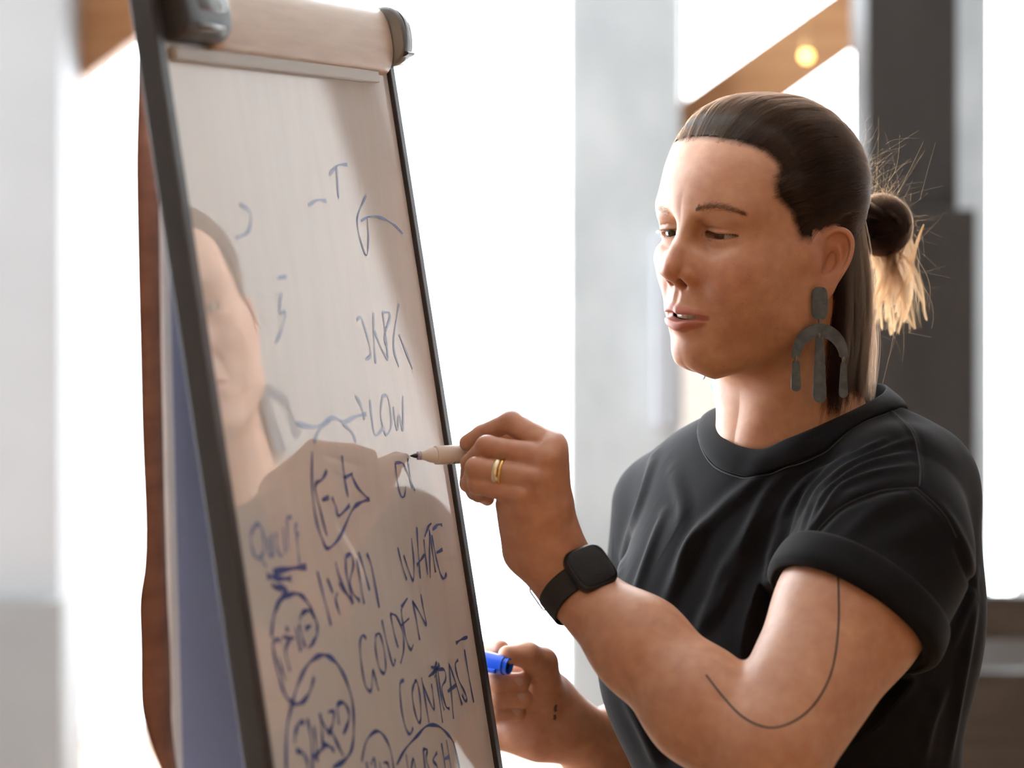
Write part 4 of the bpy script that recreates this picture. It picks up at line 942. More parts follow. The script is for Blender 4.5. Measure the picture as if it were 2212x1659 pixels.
def mathn(op, a, b=None, clamp=False):
    n = nd(m, 'ShaderNodeMath', operation=op); n.use_clamp = clamp
    for i, x in enumerate((a, b)):
        if x is None: continue
        if isinstance(x, (int, float)): n.inputs[i].default_value = x
        else: lk(m, x, n.inputs[i])
    return n.outputs[0]
def spots(vn, thr, size):
    sep = nd(m, 'ShaderNodeSeparateColor'); lk(m, vn.outputs['Color'], sep.inputs[0])
    on = mathn('GREATER_THAN', sep.outputs[0], thr); rad = mathn('MULTIPLY', sep.outputs[1], size)
    d = mathn('SUBTRACT', rad, vn.outputs['Distance']); d = mathn('MULTIPLY', d, 9.0, True); return mathn('MULTIPLY', d, on)
f = mathn('MAXIMUM', spots(_v, .58, .31), mathn('MULTIPLY', spots(_v2, .35, .38), .7)); f = mathn('MULTIPLY', f, _at.outputs['Alpha'])
_n3 = nd(m, 'ShaderNodeTexNoise'); _n3.inputs['Scale'].default_value = 32; _n3.inputs['Detail'].default_value = 3; lk(m, _tc.outputs['Object'], _n3.inputs['Vector'])
mot = mathn('ADD', mathn('MULTIPLY', mathn('SUBTRACT', _n1.outputs['Fac'], .5), .60), mathn('MULTIPLY', mathn('SUBTRACT', _n3.outputs['Fac'], .5), .55)); mot = mathn('ADD', mot, 1.0)
mx = nd(m, 'ShaderNodeMix', data_type='RGBA', blend_type='MULTIPLY'); mx.inputs[0].default_value = 1.0
cmb = nd(m, 'ShaderNodeCombineColor'); lk(m, mathn('ADD', mathn('MULTIPLY', mot, .6), .4), cmb.inputs[0]); lk(m, mot, cmb.inputs[1]); lk(m, mot, cmb.inputs[2])
lk(m, _at.outputs['Color'], mx.inputs[6]); lk(m, cmb.outputs[0], mx.inputs[7])
mf = nd(m, 'ShaderNodeMix', data_type='RGBA', blend_type='MULTIPLY'); lk(m, mathn('MULTIPLY', f, .52), mf.inputs[0]); lk(m, mx.outputs[2], mf.inputs[6]); mf.inputs[7].default_value = (.50, .33, .25, 1)
lk(m, mf.outputs[2], bsdf(m).inputs['Base Color'])
_n2 = nd(m, 'ShaderNodeTexVoronoi'); _n2.inputs['Scale'].default_value = 1500; lk(m, _tc.outputs['Object'], _n2.inputs['Vector'])
_bp = nd(m, 'ShaderNodeBump'); _bp.inputs['Strength'].default_value = .12; _bp.inputs['Distance'].default_value = .0004; lk(m, _n2.outputs['Distance'], _bp.inputs['Height']); lk(m, _bp.outputs['Normal'], bsdf(m).inputs['Normal'])
body_ob = wear(np_mesh('body', BV, BQ, m))
ca = body_ob.data.color_attributes.new('skin_tone', 'FLOAT_COLOR', 'POINT')
ca.data.foreach_set('color', np.c_[skin, frk].astype(F32).ravel())
# eyeballs
M['eye'] = mat('eyeball', (.8, .76, .72, 1), .12, 0, .35, Coat_Weight=.35, Coat_Roughness=.03)
_ea = nd(M['eye'], 'ShaderNodeAttribute'); _ea.attribute_name = 'eye_tone'; lk(M['eye'], _ea.outputs['Color'], bsdf(M['eye']).inputs['Base Color'])
PEN = pix(885, 985, 2.0)
for sx in (-1, 1):
    c = head_warp(hl([EYE[0]*100*sx, EYE[1]*100, EYE[2]*100])[None])[0]
    g = HR@np.array([-.02, 1.0, -.05]); g /= np.linalg.norm(g); e1 = np.cross(g, [0, 0, 1]); e1 /= np.linalg.norm(e1); e2 = np.cross(g, e1)
    V = [c+g*(EYE_R+.0004)]; F = []; nth, nph = 60, 40; col = [(.006, .005, .005)]
    for i in range(1, nth):
        th = math.pi*i/nth
        for k in range(nph):
            ph = 2*math.pi*k/nph; r = EYE_R+.0005*max(0, 1-(th/.50)**2)
            V.append(c+r*(math.cos(th)*g+math.sin(th)*(math.cos(ph)*e1+math.sin(ph)*e2)))
            if th < .15: cc = (.006, .005, .005)
            elif th < .48:
                t = (th-.15)/.33; v = .75+.5*abs(math.sin(ph*11+3*t))*random.random(); cc = (.060*v*(1.1-t*.6), .032*v*(1.1-t*.6), .015*v*(1.1-t*.6))
            elif th < .53: cc = (.10, .08, .07)
            else: cc = (.46, .40, .36)
            col.append(cc)
    for k in range(nph): F.append((0, 1+k, 1+(k+1) % nph))
    for i in range(nth-2):
        for k in range(nph): F.append((1+i*nph+k, 1+(i+1)*nph+k, 1+(i+1)*nph+(k+1) % nph, 1+i*nph+(k+1) % nph))
    eo = mesh_obj('eye', V, F, M['eye']); a = eo.data.color_attributes.new('eye_tone', 'FLOAT_COLOR', 'POINT')
    a.data.foreach_set('color', np.c_[np.array(col), np.ones(len(col))].astype(F32).ravel()); wear(eo)
# teeth: upper row
M['tooth'] = mat('tooth_enamel', (.62, .55, .44, 1), .18, 0, .5, Subsurface_Weight=.1, Subsurface_Scale=.002)
gum = mesh_obj('upper_gum', [head_warp(hl([2.1*math.sin(a), 7.0+1.95*math.cos(a), z])[None])[0] for z in (-4.1, -4.5) for a in np.linspace(-1.3, 1.3, 16)], [(i, i+1, 17+i, 16+i) for i in range(15)], mat('gum', (.35, .10, .085, 1), .3)); wear(gum)
_s = 0.0
for w in (.43, .34, .37, .34, .34):
    for sgn in (-1, 1):
        a = sgn*(_s+w/2)*.50; bm = bmesh.new(); bmesh.ops.create_cube(bm, size=1.0); bevel_all(bm, .18, 3)
        ca_, sa_ = math.cos(a), math.sin(a)
        for v in bm.verts:
            x, y, z = v.co; x *= w*2*.94*(1-.12*(z+.5)); y = y*.36*(1-.25*(.5-z)); z = z*.98
            X = 2.08*sa_+x*ca_; Y = 7.15+2.02*ca_-x*sa_+y; v.co = Vector(head_warp(hl([X, Y, -4.70+z-.02*abs(a)])[None])[0])
        bmesh.ops.recalc_face_normals(bm, faces=bm.faces); t_ = bm_obj('tooth', bm, M['tooth'], gum, smooth=True)
        t_.matrix_parent_inverse = Matrix.Identity(4)
    _s += w
# ------------------------------------------------------------------ hair
def hair_mat(name, col, rough=.32, radial=.35):
    m = bpy.data.materials.new(name); m.use_nodes = True; nt = m.node_tree; nt.nodes.remove(nt.nodes['Principled BSDF'])
    h = nt.nodes.new('ShaderNodeBsdfHairPrincipled'); h.model = 'CHIANG'; h.parametrization = 'COLOR'
    h.inputs['Color'].default_value = col; h.inputs['Roughness'].default_value = rough; h.inputs['Radial Roughness'].default_value = radial
    h.inputs['Random Roughness'].default_value = .1; h.inputs['IOR'].default_value = 1.22
    hi = nt.nodes.new('ShaderNodeHairInfo'); mr = nt.nodes.new('ShaderNodeMapRange'); mr.inputs[3].default_value = .65; mr.inputs[4].default_value = 1.5
    mx = nt.nodes.new('ShaderNodeMix'); mx.data_type = 'RGBA'; mx.blend_type = 'MULTIPLY'; mx.inputs[0].default_value = 1; mx.inputs[6].default_value = col
    nt.links.new(hi.outputs['Random'], mr.inputs[0]); nt.links.new(mr.outputs[0], mx.inputs[7]); nt.links.new(mx.outputs[2], h.inputs['Color'])
    nt.links.new(h.outputs[0], nt.nodes['Material Output'].inputs['Surface']); return m
M['hair'] = hair_mat('brown_hair', (.026, .012, .0062, 1), .42); M['hair_tip'] = hair_mat('light_brown_hair', (.032, .0115, .0036, 1), .34, .4)
M['hair_dark'] = hair_mat('dark_brown_hair', (.018, .0078, .0038, 1), .5); M['lash'] = hair_mat('dark_lash_hair', (.03, .018, .012, 1)); M['brow'] = hair_mat('brow_hair', (.070, .047, .035, 1))
def strands(name, P, r0, r1, m, kind='stuff', root=False):
    """P: (n, k, 3) world points"""
    P = np.asarray(P, F32); n, k = P.shape[:2]; hc = bpy.data.hair_curves.new(name); hc.add_curves([k]*n)
    hc.attributes['position'].data.foreach_set('vector', P.reshape(-1))
    ra = hc.attributes.get('radius') or hc.attributes.new('radius', 'FLOAT', 'POINT')
    ra.data.foreach_set('value', np.tile(np.interp(np.linspace(0, 1, k), [0, .25, 1], [r0*.5, r0, r1]) if root else np.linspace(r0, r1, k), n).astype(F32)); hc.materials.append(m)
    o = bpy.data.objects.new(name, hc); COL.objects.link(o); o['kind'] = kind; return wear(o)
# the smooth mass of hair drawn back over the skull
keep = hd > .40
thick = (.0004+.0088*sstep(0, 4.5, hd)*sstep(1.0, 9.5, BL0[:, 2])+.0050*sstep(0, 1.8, hd)*sstep(-9, -3, -np.abs(BL0[:, 1]+0))*1.0)
thick = np.where(BL0[:, 2] < 0, thick*sstep(-6, 0, BL0[:, 2]), thick)
# combed grooves: height ripples that run along the combing direction
Lc = BL0-np.array([0, -1.0, 3.0]); rad_ = np.linalg.norm(Lc, axis=1)+1e-9; dirs = Lc/rad_[:, None]
TIE = np.array([0, -9.9, 4.3]); tdir = (TIE-np.array([0, -1.0, 3.0])); tdir /= np.linalg.norm(tdir)
up_ = np.cross(tdir, [1, 0, 0]); ang = np.arctan2(dirs@np.array([1.0, 0, 0]), dirs@up_)
rip = np.array([mnoise.noise(Vector((a*9.0, 3.1, r*.25))) +.6*mnoise.noise(Vector((a*24, 7.7, r*.3))) for a, r in zip(ang[keep], np.arccos(np.clip(dirs[keep]@tdir, -1, 1)))])
CV = BV+BN_*thick[:, None]; CV[keep] += BN_[keep]*(rip*.0007*sstep(.3, 2, hd[keep]))[:, None]
kq = keep[BQ].all(1); re = np.full(len(BV), -1); used = np.unique(BQ[kq]); re[used] = np.arange(len(used))
M['hair_mass'] = mat('brown_hair_mass', (.022, .013, .009, 1), .55, 0, .2, Anisotropic=.5)
cap_ob = wear(np_mesh('hair', CV[used], re[BQ[kq]], M['hair_mass'])); cap_ob['label'] = 'brown hair combed back over the head'
cap_bvh = bvh_of(CV[used], re[BQ[kq]])
C0 = head_warp(hl([0, -1.0, 3.0])[None])[0]; TW = head_warp(hl(TIE)[None])[0]
used_h = np.nonzero(hd > -.45)[0]; used_h = used_h[RNG.uniform(0, 1, len(used_h)) < np.clip(.05+.95*sstep(-.35, .5, hd[used_h]), 0, 1)]
def comb(nguide, nk=15, child=9, lift=.0006):
    w = np.ones(len(used_h)); w[hd[used_h] < .8] = 2.2; w /= w.sum()
    ids = RNG.choice(used_h, nguide, p=w, replace=True); out = []
    dT = TW-C0; dT /= np.linalg.norm(dT); zf = BL0[ids, 2]
    for i, z in zip(ids, zf):
        if z < 1.0 and BL0[i, 1] < -1: continue
        d0 = BV[i]-C0; d0 /= np.linalg.norm(d0); om = math.acos(max(-1, min(1, float(d0@dT))))
        if om < .12: continue
        end = random.uniform(.80, 1.0); ts = np.linspace(0, end, nk); P = []
        sag = random.gauss(0, .012); low = .30*(3.6-z)/2.3 if (z < 3.6 and BL0[i, 1] > -1.5) else 0.0
        for t in ts:
            d = (math.sin((1-t)*om)*d0+math.sin(t*om)*dT)/math.sin(om); d = d+np.array([0, 0, sag*math.sin(math.pi*t)+low*math.sin(math.pi*t**.55)]); d /= np.linalg.norm(d)
            l, n, _, ds = cap_bvh.ray_cast(Vector(C0), Vector(d))
            if l is None:
                l2, n2, _, ds2 = body_bvh.ray_cast(Vector(C0), Vector(d)); P.append(np.array(l2)+d*.003 if l2 is not None else (P[-1] if P else BV[i])); continue
            P.append(np.array(l)+d*lift)
        P[0] = BV[i]+BN_[i]*.0003; P[1] = P[1]*.6+P[0]*.4
        out.append(P)
    G = np.array(out); side = np.gradient(G, axis=1); rd = G-C0; rd /= np.linalg.norm(rd, axis=2)[..., None]
    sd = np.cross(side, rd); sd /= np.linalg.norm(sd, axis=2)[..., None]+1e-9; A = []
    for c in range(child):
        o1 = RNG.normal(0, .0013, (len(G), 1, 1)); o2 = np.abs(RNG.normal(0, .0007, (len(G), 1, 1))); wob = RNG.normal(0, .0004, (len(G), 1, 1))*np.sin(np.linspace(0, 5, nk))[None, :, None]
        A.append(G+sd*(o1+wob)+rd*(o2-.0004)*np.linspace(0, 1, nk)[None, :, None]**.3)
    return np.concatenate(A)
strands('combed_hair', comb(4200, child=7), .000075, .00005, M['hair'], root=True)
# folded ponytail, loose ends, fly-aways, hair hanging behind the ears
def hw(P): P = np.asarray(P, float); return HO+P/100@HR.T
def tangle(P, amp, k):
    n = P.shape[0]; t = np.linspace(0, 1, k); ph = RNG.uniform(0, 6.28, (n, 3, 1)); fr = RNG.uniform(2, 6, (n, 3, 1)); a = RNG.normal(0, amp, (n, 3, 1))
    return P+np.transpose(a*np.sin(fr*t[None, None]*1.6+ph)*t[None, None]**.7, (0, 2, 1))
BUN = np.array([-.6, -14.9, 1.8])
bm = bmesh.new(); bmesh.ops.create_uvsphere(bm, u_segments=40, v_segments=24, radius=1.0)
for v in bm.verts: v.co = Vector(hw(BUN+np.array([v.co.x*2.5, v.co.y*2.5, v.co.z*2.3])))
b_ = bm_obj('bun', bm, M['hair_mass'], None, True); wear(b_); b_['label'] = 'folded ponytail knot of dark brown hair'
n, k = 5200, 18; x = 2.4*np.sin(RNG.uniform(-1.57, 1.57, n)); r = 2.45*np.sqrt(np.clip(1-(x/2.5)**2, .05, 1))+np.abs(RNG.normal(0, .16, n)); t = np.linspace(0, 1, k)
a = np.radians(np.linspace(165, -150, k))[None]+RNG.normal(0, .10, (n, 1))
P = np.stack([BUN[0]+x[:, None]*(1-.35*np.cos(2*a)*.0)+0*a, BUN[1]-r[:, None]*1.05*np.cos(a-math.pi)*-1*-1, BUN[2]+r[:, None]*np.sin(a)], -1)
P[:, :, 1] = BUN[1]-r[:, None]*1.05*np.cos(a); P[:, 0] = TIE+np.c_[RNG.normal(0, .5, n), RNG.normal(-.6, .3, n), RNG.normal(.1, .5, n)]
strands('bun_hair', hw(tangle(P, .10, k)), .00007, .00005, M['hair'])
q = 2600; lon = RNG.uniform(0, 2*math.pi, q)[:, None]; pol = np.linspace(.25, 2.85, k)[None]+RNG.normal(0, .1, (q, 1)); lon = lon+.5*np.sin(pol*1.5+RNG.uniform(0, 6, (q, 1)))*.4
P = np.stack([BUN[0]+2.55*np.sin(pol)*np.cos(lon), BUN[1]+2.6*np.cos(pol), BUN[2]+2.4*np.sin(pol)*np.sin(lon)], -1)
strands('bun_hair', hw(tangle(P, .08, k)), .00008, .00005, M['hair'])
# tie at the root of the tail
tt = np.linspace(0, 2*math.pi, 26); tie = tube('hair_tie', [hw(TIE+np.array([1.15*math.cos(q), -1.0-.25*math.sin(q), 1.15*math.sin(q)+.2])) for q in tt], .0022, mat('hair_elastic', (.02, .012, .008, 1), .6)); wear(tie)
# loose ends falling from the tail
def fall(n, start, end, k=16, bend=1.0, amp=.25):
    S = start(n); E_ = end(n); t = np.linspace(0, 1, k)[None, :, None]; out = RNG.uniform(.3, 1.0, (n, 1, 1))*bend
    mid = np.sin(math.pi*t)*out*np.array([0, -1.0, .35])[None, None]
    return hw(tangle(S[:, None]*(1-t)+E_[:, None]*t+mid, amp, k))
ang = lambda n: RNG.uniform(-150, 10, n)
def sb(n): a = np.radians(ang(n)); return np.stack([BUN[0]+RNG.normal(0, 1.1, n), BUN[1]-2.2*np.cos(a)*RNG.uniform(.5, 1, n), BUN[2]+2.0*np.sin(a)], 1)
strands('loose_tail', fall(190, sb, lambda n: np.stack([RNG.normal(-.6, 1.3, n), RNG.uniform(-19.6, -12.4, n), RNG.uniform(-8.0, -4.0, n)], 1), bend=1.2), .00006, .00003, M['hair_tip'])
strands('loose_tail', fall(420, sb, lambda n: np.stack([RNG.normal(-.6, .9, n), RNG.uniform(-18.5, -15., n), RNG.uniform(-6.5, -2.0, n)], 1), bend=.8, amp=.15), .00006, .00004, M['hair'])
def locks(nl, per, start, end, k=16, bend=1.0, spread=.10):
    out = []
    for _ in range(nl):
        S = start(1)[0]; E_ = end(1)[0]; t = np.linspace(0, 1, k)[:, None]; c = S*(1-t)+E_*t+np.sin(math.pi*t)*np.array([RNG.normal(0, .3), -bend*RNG.uniform(.2, 1), .3]); c = c+np.sin(t*RNG.uniform(3, 6)+RNG.uniform(0, 6))*t*np.array([.25, .3, 0])
        o = RNG.normal(0, spread, (per, 1, 3))*(.35+np.sin(math.pi*np.clip(t, 0, .85))[None]*.8)
        out.append(c[None]+o)
    return hw(np.concatenate(out))
strands('loose_tail', locks(40, 26, sb, lambda n: np.stack([RNG.normal(-.6, 1.2, n), RNG.uniform(-20., -12.6, n), RNG.uniform(-8.2, -4.2, n)], 1)), .00006, .00003, M['hair_tip'])
# spiky fly-aways above the tie and off the tail
def fly(n, c, s, d, ds, L, amp=1.1, k=12):
    S = np.array(c)+RNG.normal(0, 1, (n, 3))*np.array(s); D = np.array(d)+RNG.normal(0, 1, (n, 3))*np.array(ds); D /= np.linalg.norm(D, axis=1)[:, None]
    t = np.linspace(0, 1, k)[None, :, None]; l = RNG.uniform(.35, 1, (n, 1, 1))*L; cur = RNG.normal(0, amp, (n, 1, 3))
    return hw(S[:, None]+D[:, None]*l*t+cur*t**2*l*.5)
strands('flyaway_hair', fly(80, (-1.0, -10.3, 6.0), (1.2, .5, .9), (-.1, -.75, .55), (.3, .25, .35), 3.6), .000035, .000018, M['hair_tip'])
strands('flyaway_hair', fly(60, (-1.0, -14.0, 4.0), (.9, 1.0, .3), (-.1, -.55, .9), (.25, .35, .3), 3.4), .000035, .000018, M['hair_tip'])
strands('flyaway_hair', fly(50, (-.8, -17.4, 1.6), (1.0, .4, 1.6), (-.1, -.8, -.2), (.3, .3, .7), 3.4), .000035, .000018, M['hair_tip'])
strands('flyaway_hair', fly(40, (-2.5, -8.5, 8.6), (2.0, 1.0, 1.0), (-.2, -.7, .6), (.3, .3, .3), 2.2), .00003, .000015, M['hair'])
strands('flyaway_hair', fly(24, (-1.5, -14.5, -3.5), (1.5, 2.0, 2.0), (-.3, -.5, -.9), (.4, .6, .4), 7.0, .9), .00004, .00002, M['hair_tip'])
# hair hanging behind the ears to the shoulders
def hang(sx, nl, per, k=20, m=None):
    out = []
    for _ in range(nl):
        u = RNG.uniform(0, 1); S = np.array([-(7.05-2.6*u**1.6), -2.7-6.4*u, 1.6+1.3*RNG.uniform(-1, 1)]); E_ = np.array([-(6.5-2.3*u)+RNG.normal(0, .5), -1.9-6.6*u+RNG.normal(0, .6), -13.4-1.3*RNG.uniform(0, 1)+.9*u])
        _n = body_bvh.find_nearest(Vector(hw(S)))[0]; S = (np.array(_n)-HO)@HR*100
        t = np.linspace(0, 1, k)[:, None]; c = S*(1-t)+E_*t+np.sin(math.pi*t)*np.array([-.45*RNG.uniform(.2, 1.2), -.25, 0])+np.sin(t*RNG.uniform(2.5, 6)+RNG.uniform(0, 6))*t*np.array([.16, .26, 0])*RNG.uniform(.3, 1.2)
        o = RNG.normal(0, .22, (per, 1, 3))*np.array([1, 1, .3])*(.55+.75*np.sin(math.pi*np.clip(t*1.02, 0, 1)))[None]; ln = RNG.uniform(.82, 1.0, (per, 1, 1))
        P = c[None]+o; P = P[:, :1]+(P-P[:, :1])*ln; out.append(P)
    P = np.concatenate(out)
    if sx > 0: P[..., 0] *= -1
    return hw(P)
strands('hanging_hair', hang(-1, 120, 55), .00007, .00004, M['hair_dark']); strands('hanging_hair', hang(1, 50, 45), .00007, .00004, M['hair_dark'])
strands('hanging_hair', hang(-1, 22, 40), .00006, .00003, M['hair'])
# brows and lashes
def on_body(u, v): return hit(body_bvh, u, v)
def brow(line, dirs_, n, L, m=None):
    C = catmull(line, 10); out = []
    for _ in range(n):
        s = RNG.uniform(0, (len(C)-1)*.95); i = int(s); f_ = s-i; w = 1-abs(2*s/len(C)-.75)*.45
        u, v = C[i]*(1-f_)+C[i+1]*f_+np.array([RNG.normal(0, 1.0), RNG.normal(0, 4.6*w)]); p = on_body(u, v)
        dd = np.array(dirs_[0])*(1-s/len(C))+np.array(dirs_[1])*(s/len(C))+RNG.normal(0, .18, 2); l = L*RNG.uniform(.6, 1.1)
        q = on_body(u+dd[0]*l, v+dd[1]*l)
        if p is None or q is None or abs(p[1]-q[1]) > .012: continue
        j = np.argmin(((BV[head_i]-p)**2).sum(1)); nn = BN_[head_i][j]
        out.append([p, p*.5+q*.5+nn*.0009, q+nn*.0007])
    return np.array(out)
head_i = np.nonzero(head & (BL0[:, 1] > 5) & (BL0[:, 2] > 1) & (BL0[:, 2] < 7))[0]
strands('eyebrow', brow([(1503, 454), (1525, 448), (1549, 446), (1580, 452), (1610, 463)], [(.35, -.75), (.95, .32)], 900, 13), .00007, .00003, M['brow'])
strands('eyebrow', brow([(1445, 460), (1437, 454), (1427, 449), (1420, 448)], [(-.5, -.6), (-.8, .3)], 300, 9), .00006, .00003, M['brow'])
def lashes(sx, upper, n, L):
    out = []
    for s in RNG.uniform(.08, .97, n):
        hump = 4*s*(1-s)
        el = (.02+.235*hump**.62*(1.06-.25*s)-.07*(s-.5)) if upper else (.0-.255*hump**.72*(.85+.25*s)-.07*(s-.5))
        az = -1.12+2.24*s; r = 1.345
        d = np.array([math.sin(az)*math.cos(el), math.cos(az)*math.cos(el), math.sin(el)]); p = EYE*100+d*r*np.array([1.06, 1, 1])
        o = np.array([math.sin(az)*.9+RNG.normal(0, .12), math.cos(az)*1.0, (-.35 if upper else -.55)+RNG.normal(0, .1)]); o /= np.linalg.norm(o); l = L*RNG.uniform(.6, 1.1)*(.75+.5*s)
        P = [p, p+o*l*.5+np.array([0, 0, -.04 if upper else -.02]), p+o*l+np.array([0, 0, .10*l/.6 if upper else -.05])]
        P = np.array(P); P[:, 0] *= sx; out.append(head_warp(hl(P)))
    return np.array(out)
for sx in (-1, 1):
    strands('eyelashes', lashes(sx, True, 150, .62), .00009, .00003, M['lash']); strands('eyelashes', lashes(sx, False, 60, .34), .00006, .00002, M['lash'])
# ------------------------------------------------------------------ tattoo, jewellery, watch, pen and cap, trousers
M['tattoo'] = mat('tattoo_ink', (.018, .020, .026, 1), .5)
def skin_line(name, line, w, m, n=6, lift=.00025):
    P = [(hit(body_bvh, u, v), ) for u, v in catmull(line, n)]; P = np.array([p[0] for p in P if p[0] is not None]); V = []; F = []
    for i in range(len(P)):
        t = P[min(i+1, len(P)-1)]-P[max(i-1, 0)]; t /= np.linalg.norm(t); l, nn, _, _ = body_bvh.find_nearest(Vector(P[i])); nn = np.array(nn)
        if nn@(np.array([0, 0, CAMZ])-P[i]) < 0: nn = -nn
        s = np.cross(t, nn); s /= np.linalg.norm(s); V += [np.array(l)+nn*lift-s*w/2, np.array(l)+nn*lift+s*w/2]
    F = [(2*i, 2*i+1, 2*i+3, 2*i+2) for i in range(len(P)-1)]
    return wear(mesh_obj(name, V, F, m))
skin_line('tattoo_line', [(1810, 1225), (1812, 1330), (1805, 1410), (1790, 1468), (1760, 1520), (1722, 1554), (1680, 1571), (1642, 1568), (1600, 1545), (1560, 1503), (1525, 1458)], .0015, M['tattoo'], 8)
M['tattoo_old'] = mat('faded_tattoo_ink', (.075, .058, .045, 1), .5)
skin_line('tattoo_mark', [(1202, 1522), (1199, 1530), (1201, 1537)], .0030, M['tattoo_old'], 4); skin_line('tattoo_mark', [(1197, 1544), (1199, 1549), (1197, 1555)], .0026, M['tattoo_old'], 4)

M['oxid'] = noise_mix(mat('oxidised_silver', (.12, .13, .14, 1), .42, .8), (.070, .090, .112, 1), (.110, .138, .165, 1), (1, 1, 1), 180, 6, bump=.06)
M['link'] = mat('bronze_link', (.20, .165, .13, 1), .3, .9)
def plate(name, poly, frame, th, m):
    """flat metal cut-out: polygon of (a, b) metres in frame (o, e1, e2, n)"""
    o, e1, e2, n = frame; bm = bmesh.new(); vs = [bm.verts.new((a, b, 0)) for a, b in poly]; f = bm.faces.new(vs)
    r = bmesh.ops.extrude_face_region(bm, geom=[f]); bmesh.ops.translate(bm, vec=(0, 0, th), verts=[v for v in r['geom'] if isinstance(v, bmesh.types.BMVert)])
    bmesh.ops.recalc_face_normals(bm, faces=bm.faces)
    caps = [e for e in bm.edges if len(e.link_faces) == 2 and any(len(f_.verts) > 4 for f_ in e.link_faces)]
    bmesh.ops.bevel(bm, geom=caps, offset=th*.28, segments=2, affect='EDGES')
    for v in bm.verts: v.co = Vector(o+e1*v.co.x+e2*v.co.y+n*v.co.z)
    return bm_obj(name, bm, m)
def superell(cx, cy, a, b, p=3.2, n=40): return [(cx+a*math.copysign(abs(math.cos(t))**(2/p), math.cos(t)), cy+b*math.copysign(abs(math.sin(t))**(2/p), math.sin(t))) for t in np.linspace(0, 2*math.pi, n, endpoint=False)]
def drop(cx, y0, y1, w0, w1, n=10):
    L = [(cx+w0*.5, y0)]; ts = np.linspace(0, 1, n)
    R = [(cx+.5*(w0+(w1-w0)*t**.8), y0+(y1+w1*.5-y0)*t) for t in ts]; arc = [(cx+.5*w1*math.cos(a), y1+w1*.5-.5*w1*math.sin(a)) for a in np.linspace(0, math.pi, 12)[1:-1]]
    Lf = [(cx-.5*(w0+(w1-w0)*t**.8), y0+(y1+w1*.5-y0)*t) for t in ts[::-1]]
    top = [(cx+.5*w0*math.cos(a), y0+.35*w0*math.sin(a)) for a in np.linspace(math.pi, 0, 8)[1:-1]]
    return R+arc+Lf+top
def earring(label, o, e1, tilt=0.0):
    e2 = np.array([math.sin(tilt), 0, math.cos(tilt)]); e2 -= e1*(e2@e1); e2 /= np.linalg.norm(e2); n = np.cross(e1, e2)
    if n[1] > 0: n = -n
    t = thing('earring', label, 'earring', tuple(o), 'dangling metal earrings'); k = 1/2530.0; fr = (o, e1, e2, n)
    P = lambda u, v: ((u-1770)*k, -(v-655)*k)
    adopt(t, plate('stud_plate', superell(0, 0, 18*k, 34.5*k, 3.4), fr, .0013, M['oxid']))
    th = np.linspace(math.pi*1.02, -.02*math.pi, 30); cy = -(764-655)*k
    outer = [(62*k*math.cos(a), cy+66*k*math.sin(a)) for a in th]; inner = [((62-19-7*abs(math.sin(a)))*k*math.cos(a), cy+(66-27)*k*math.sin(a)-2*k) for a in th[::-1]]
    e_r = [(52.5*k+9.5*k*math.cos(a), cy-9*k*abs(math.sin(a))) for a in np.linspace(0, math.pi, 7)[1:-1]]; e_l = [(-52.5*k+9.5*k*math.cos(a), cy-9*k*abs(math.sin(a))) for a in np.linspace(0, math.pi, 7)[1:-1]]
    adopt(t, plate('arch', outer+e_r+inner+e_l, (o+n*.0003, e1, e2, n), .0013, M['oxid']))
    adopt(t, plate('drop', drop(-1*k, -(727-655)*k, -(865-655)*k, 17*k, 30*k), (o+n*.0012, e1, e2, n), .0013, M['oxid']))
    adopt(t, plate('drop', drop(-52*k, -(779-655)*k, -(841-655)*k, 15*k, 22*k), (o+n*.0004, e1, e2, n), .0013, M['oxid']))
    adopt(t, plate('drop', drop(52*k, -(784-655)*k, -(856-655)*k, 12*k, 20*k), (o+n*.0004, e1, e2, n), .0013, M['oxid']))
    for u, v, r in ((0, 693, 4.6), (-1, 724, 4.6), (-52, 772, 4.5), (52, 775, 4.5)):
        c = o+e1*(u*k)-e2*((v-655)*k)+n*.0012
        adopt(t, tube('link', [c+e2*(r*1.0*k*math.cos(a))+n*(r*.5*k*math.sin(a))-n*.0004 for a in np.linspace(0, 2*math.pi, 15)], .0011, M['link'], seg=8, cap=False))
    return t
lobe = hit(body_bvh, 1768, 626)
e1n = np.array([.985, .17, 0.0])
earring('oxidised silver earring with arch and three drops below the visible ear', pix(1770, 655, lobe[1]-.0050), e1n)
fl = head_warp(hl([7.35, -.8, -3.3])[None])[0]
earring('second dark earring, only its drops showing under the chin', pix(1546, 645, 2.150), np.array([.45, -.893, 0.0]))

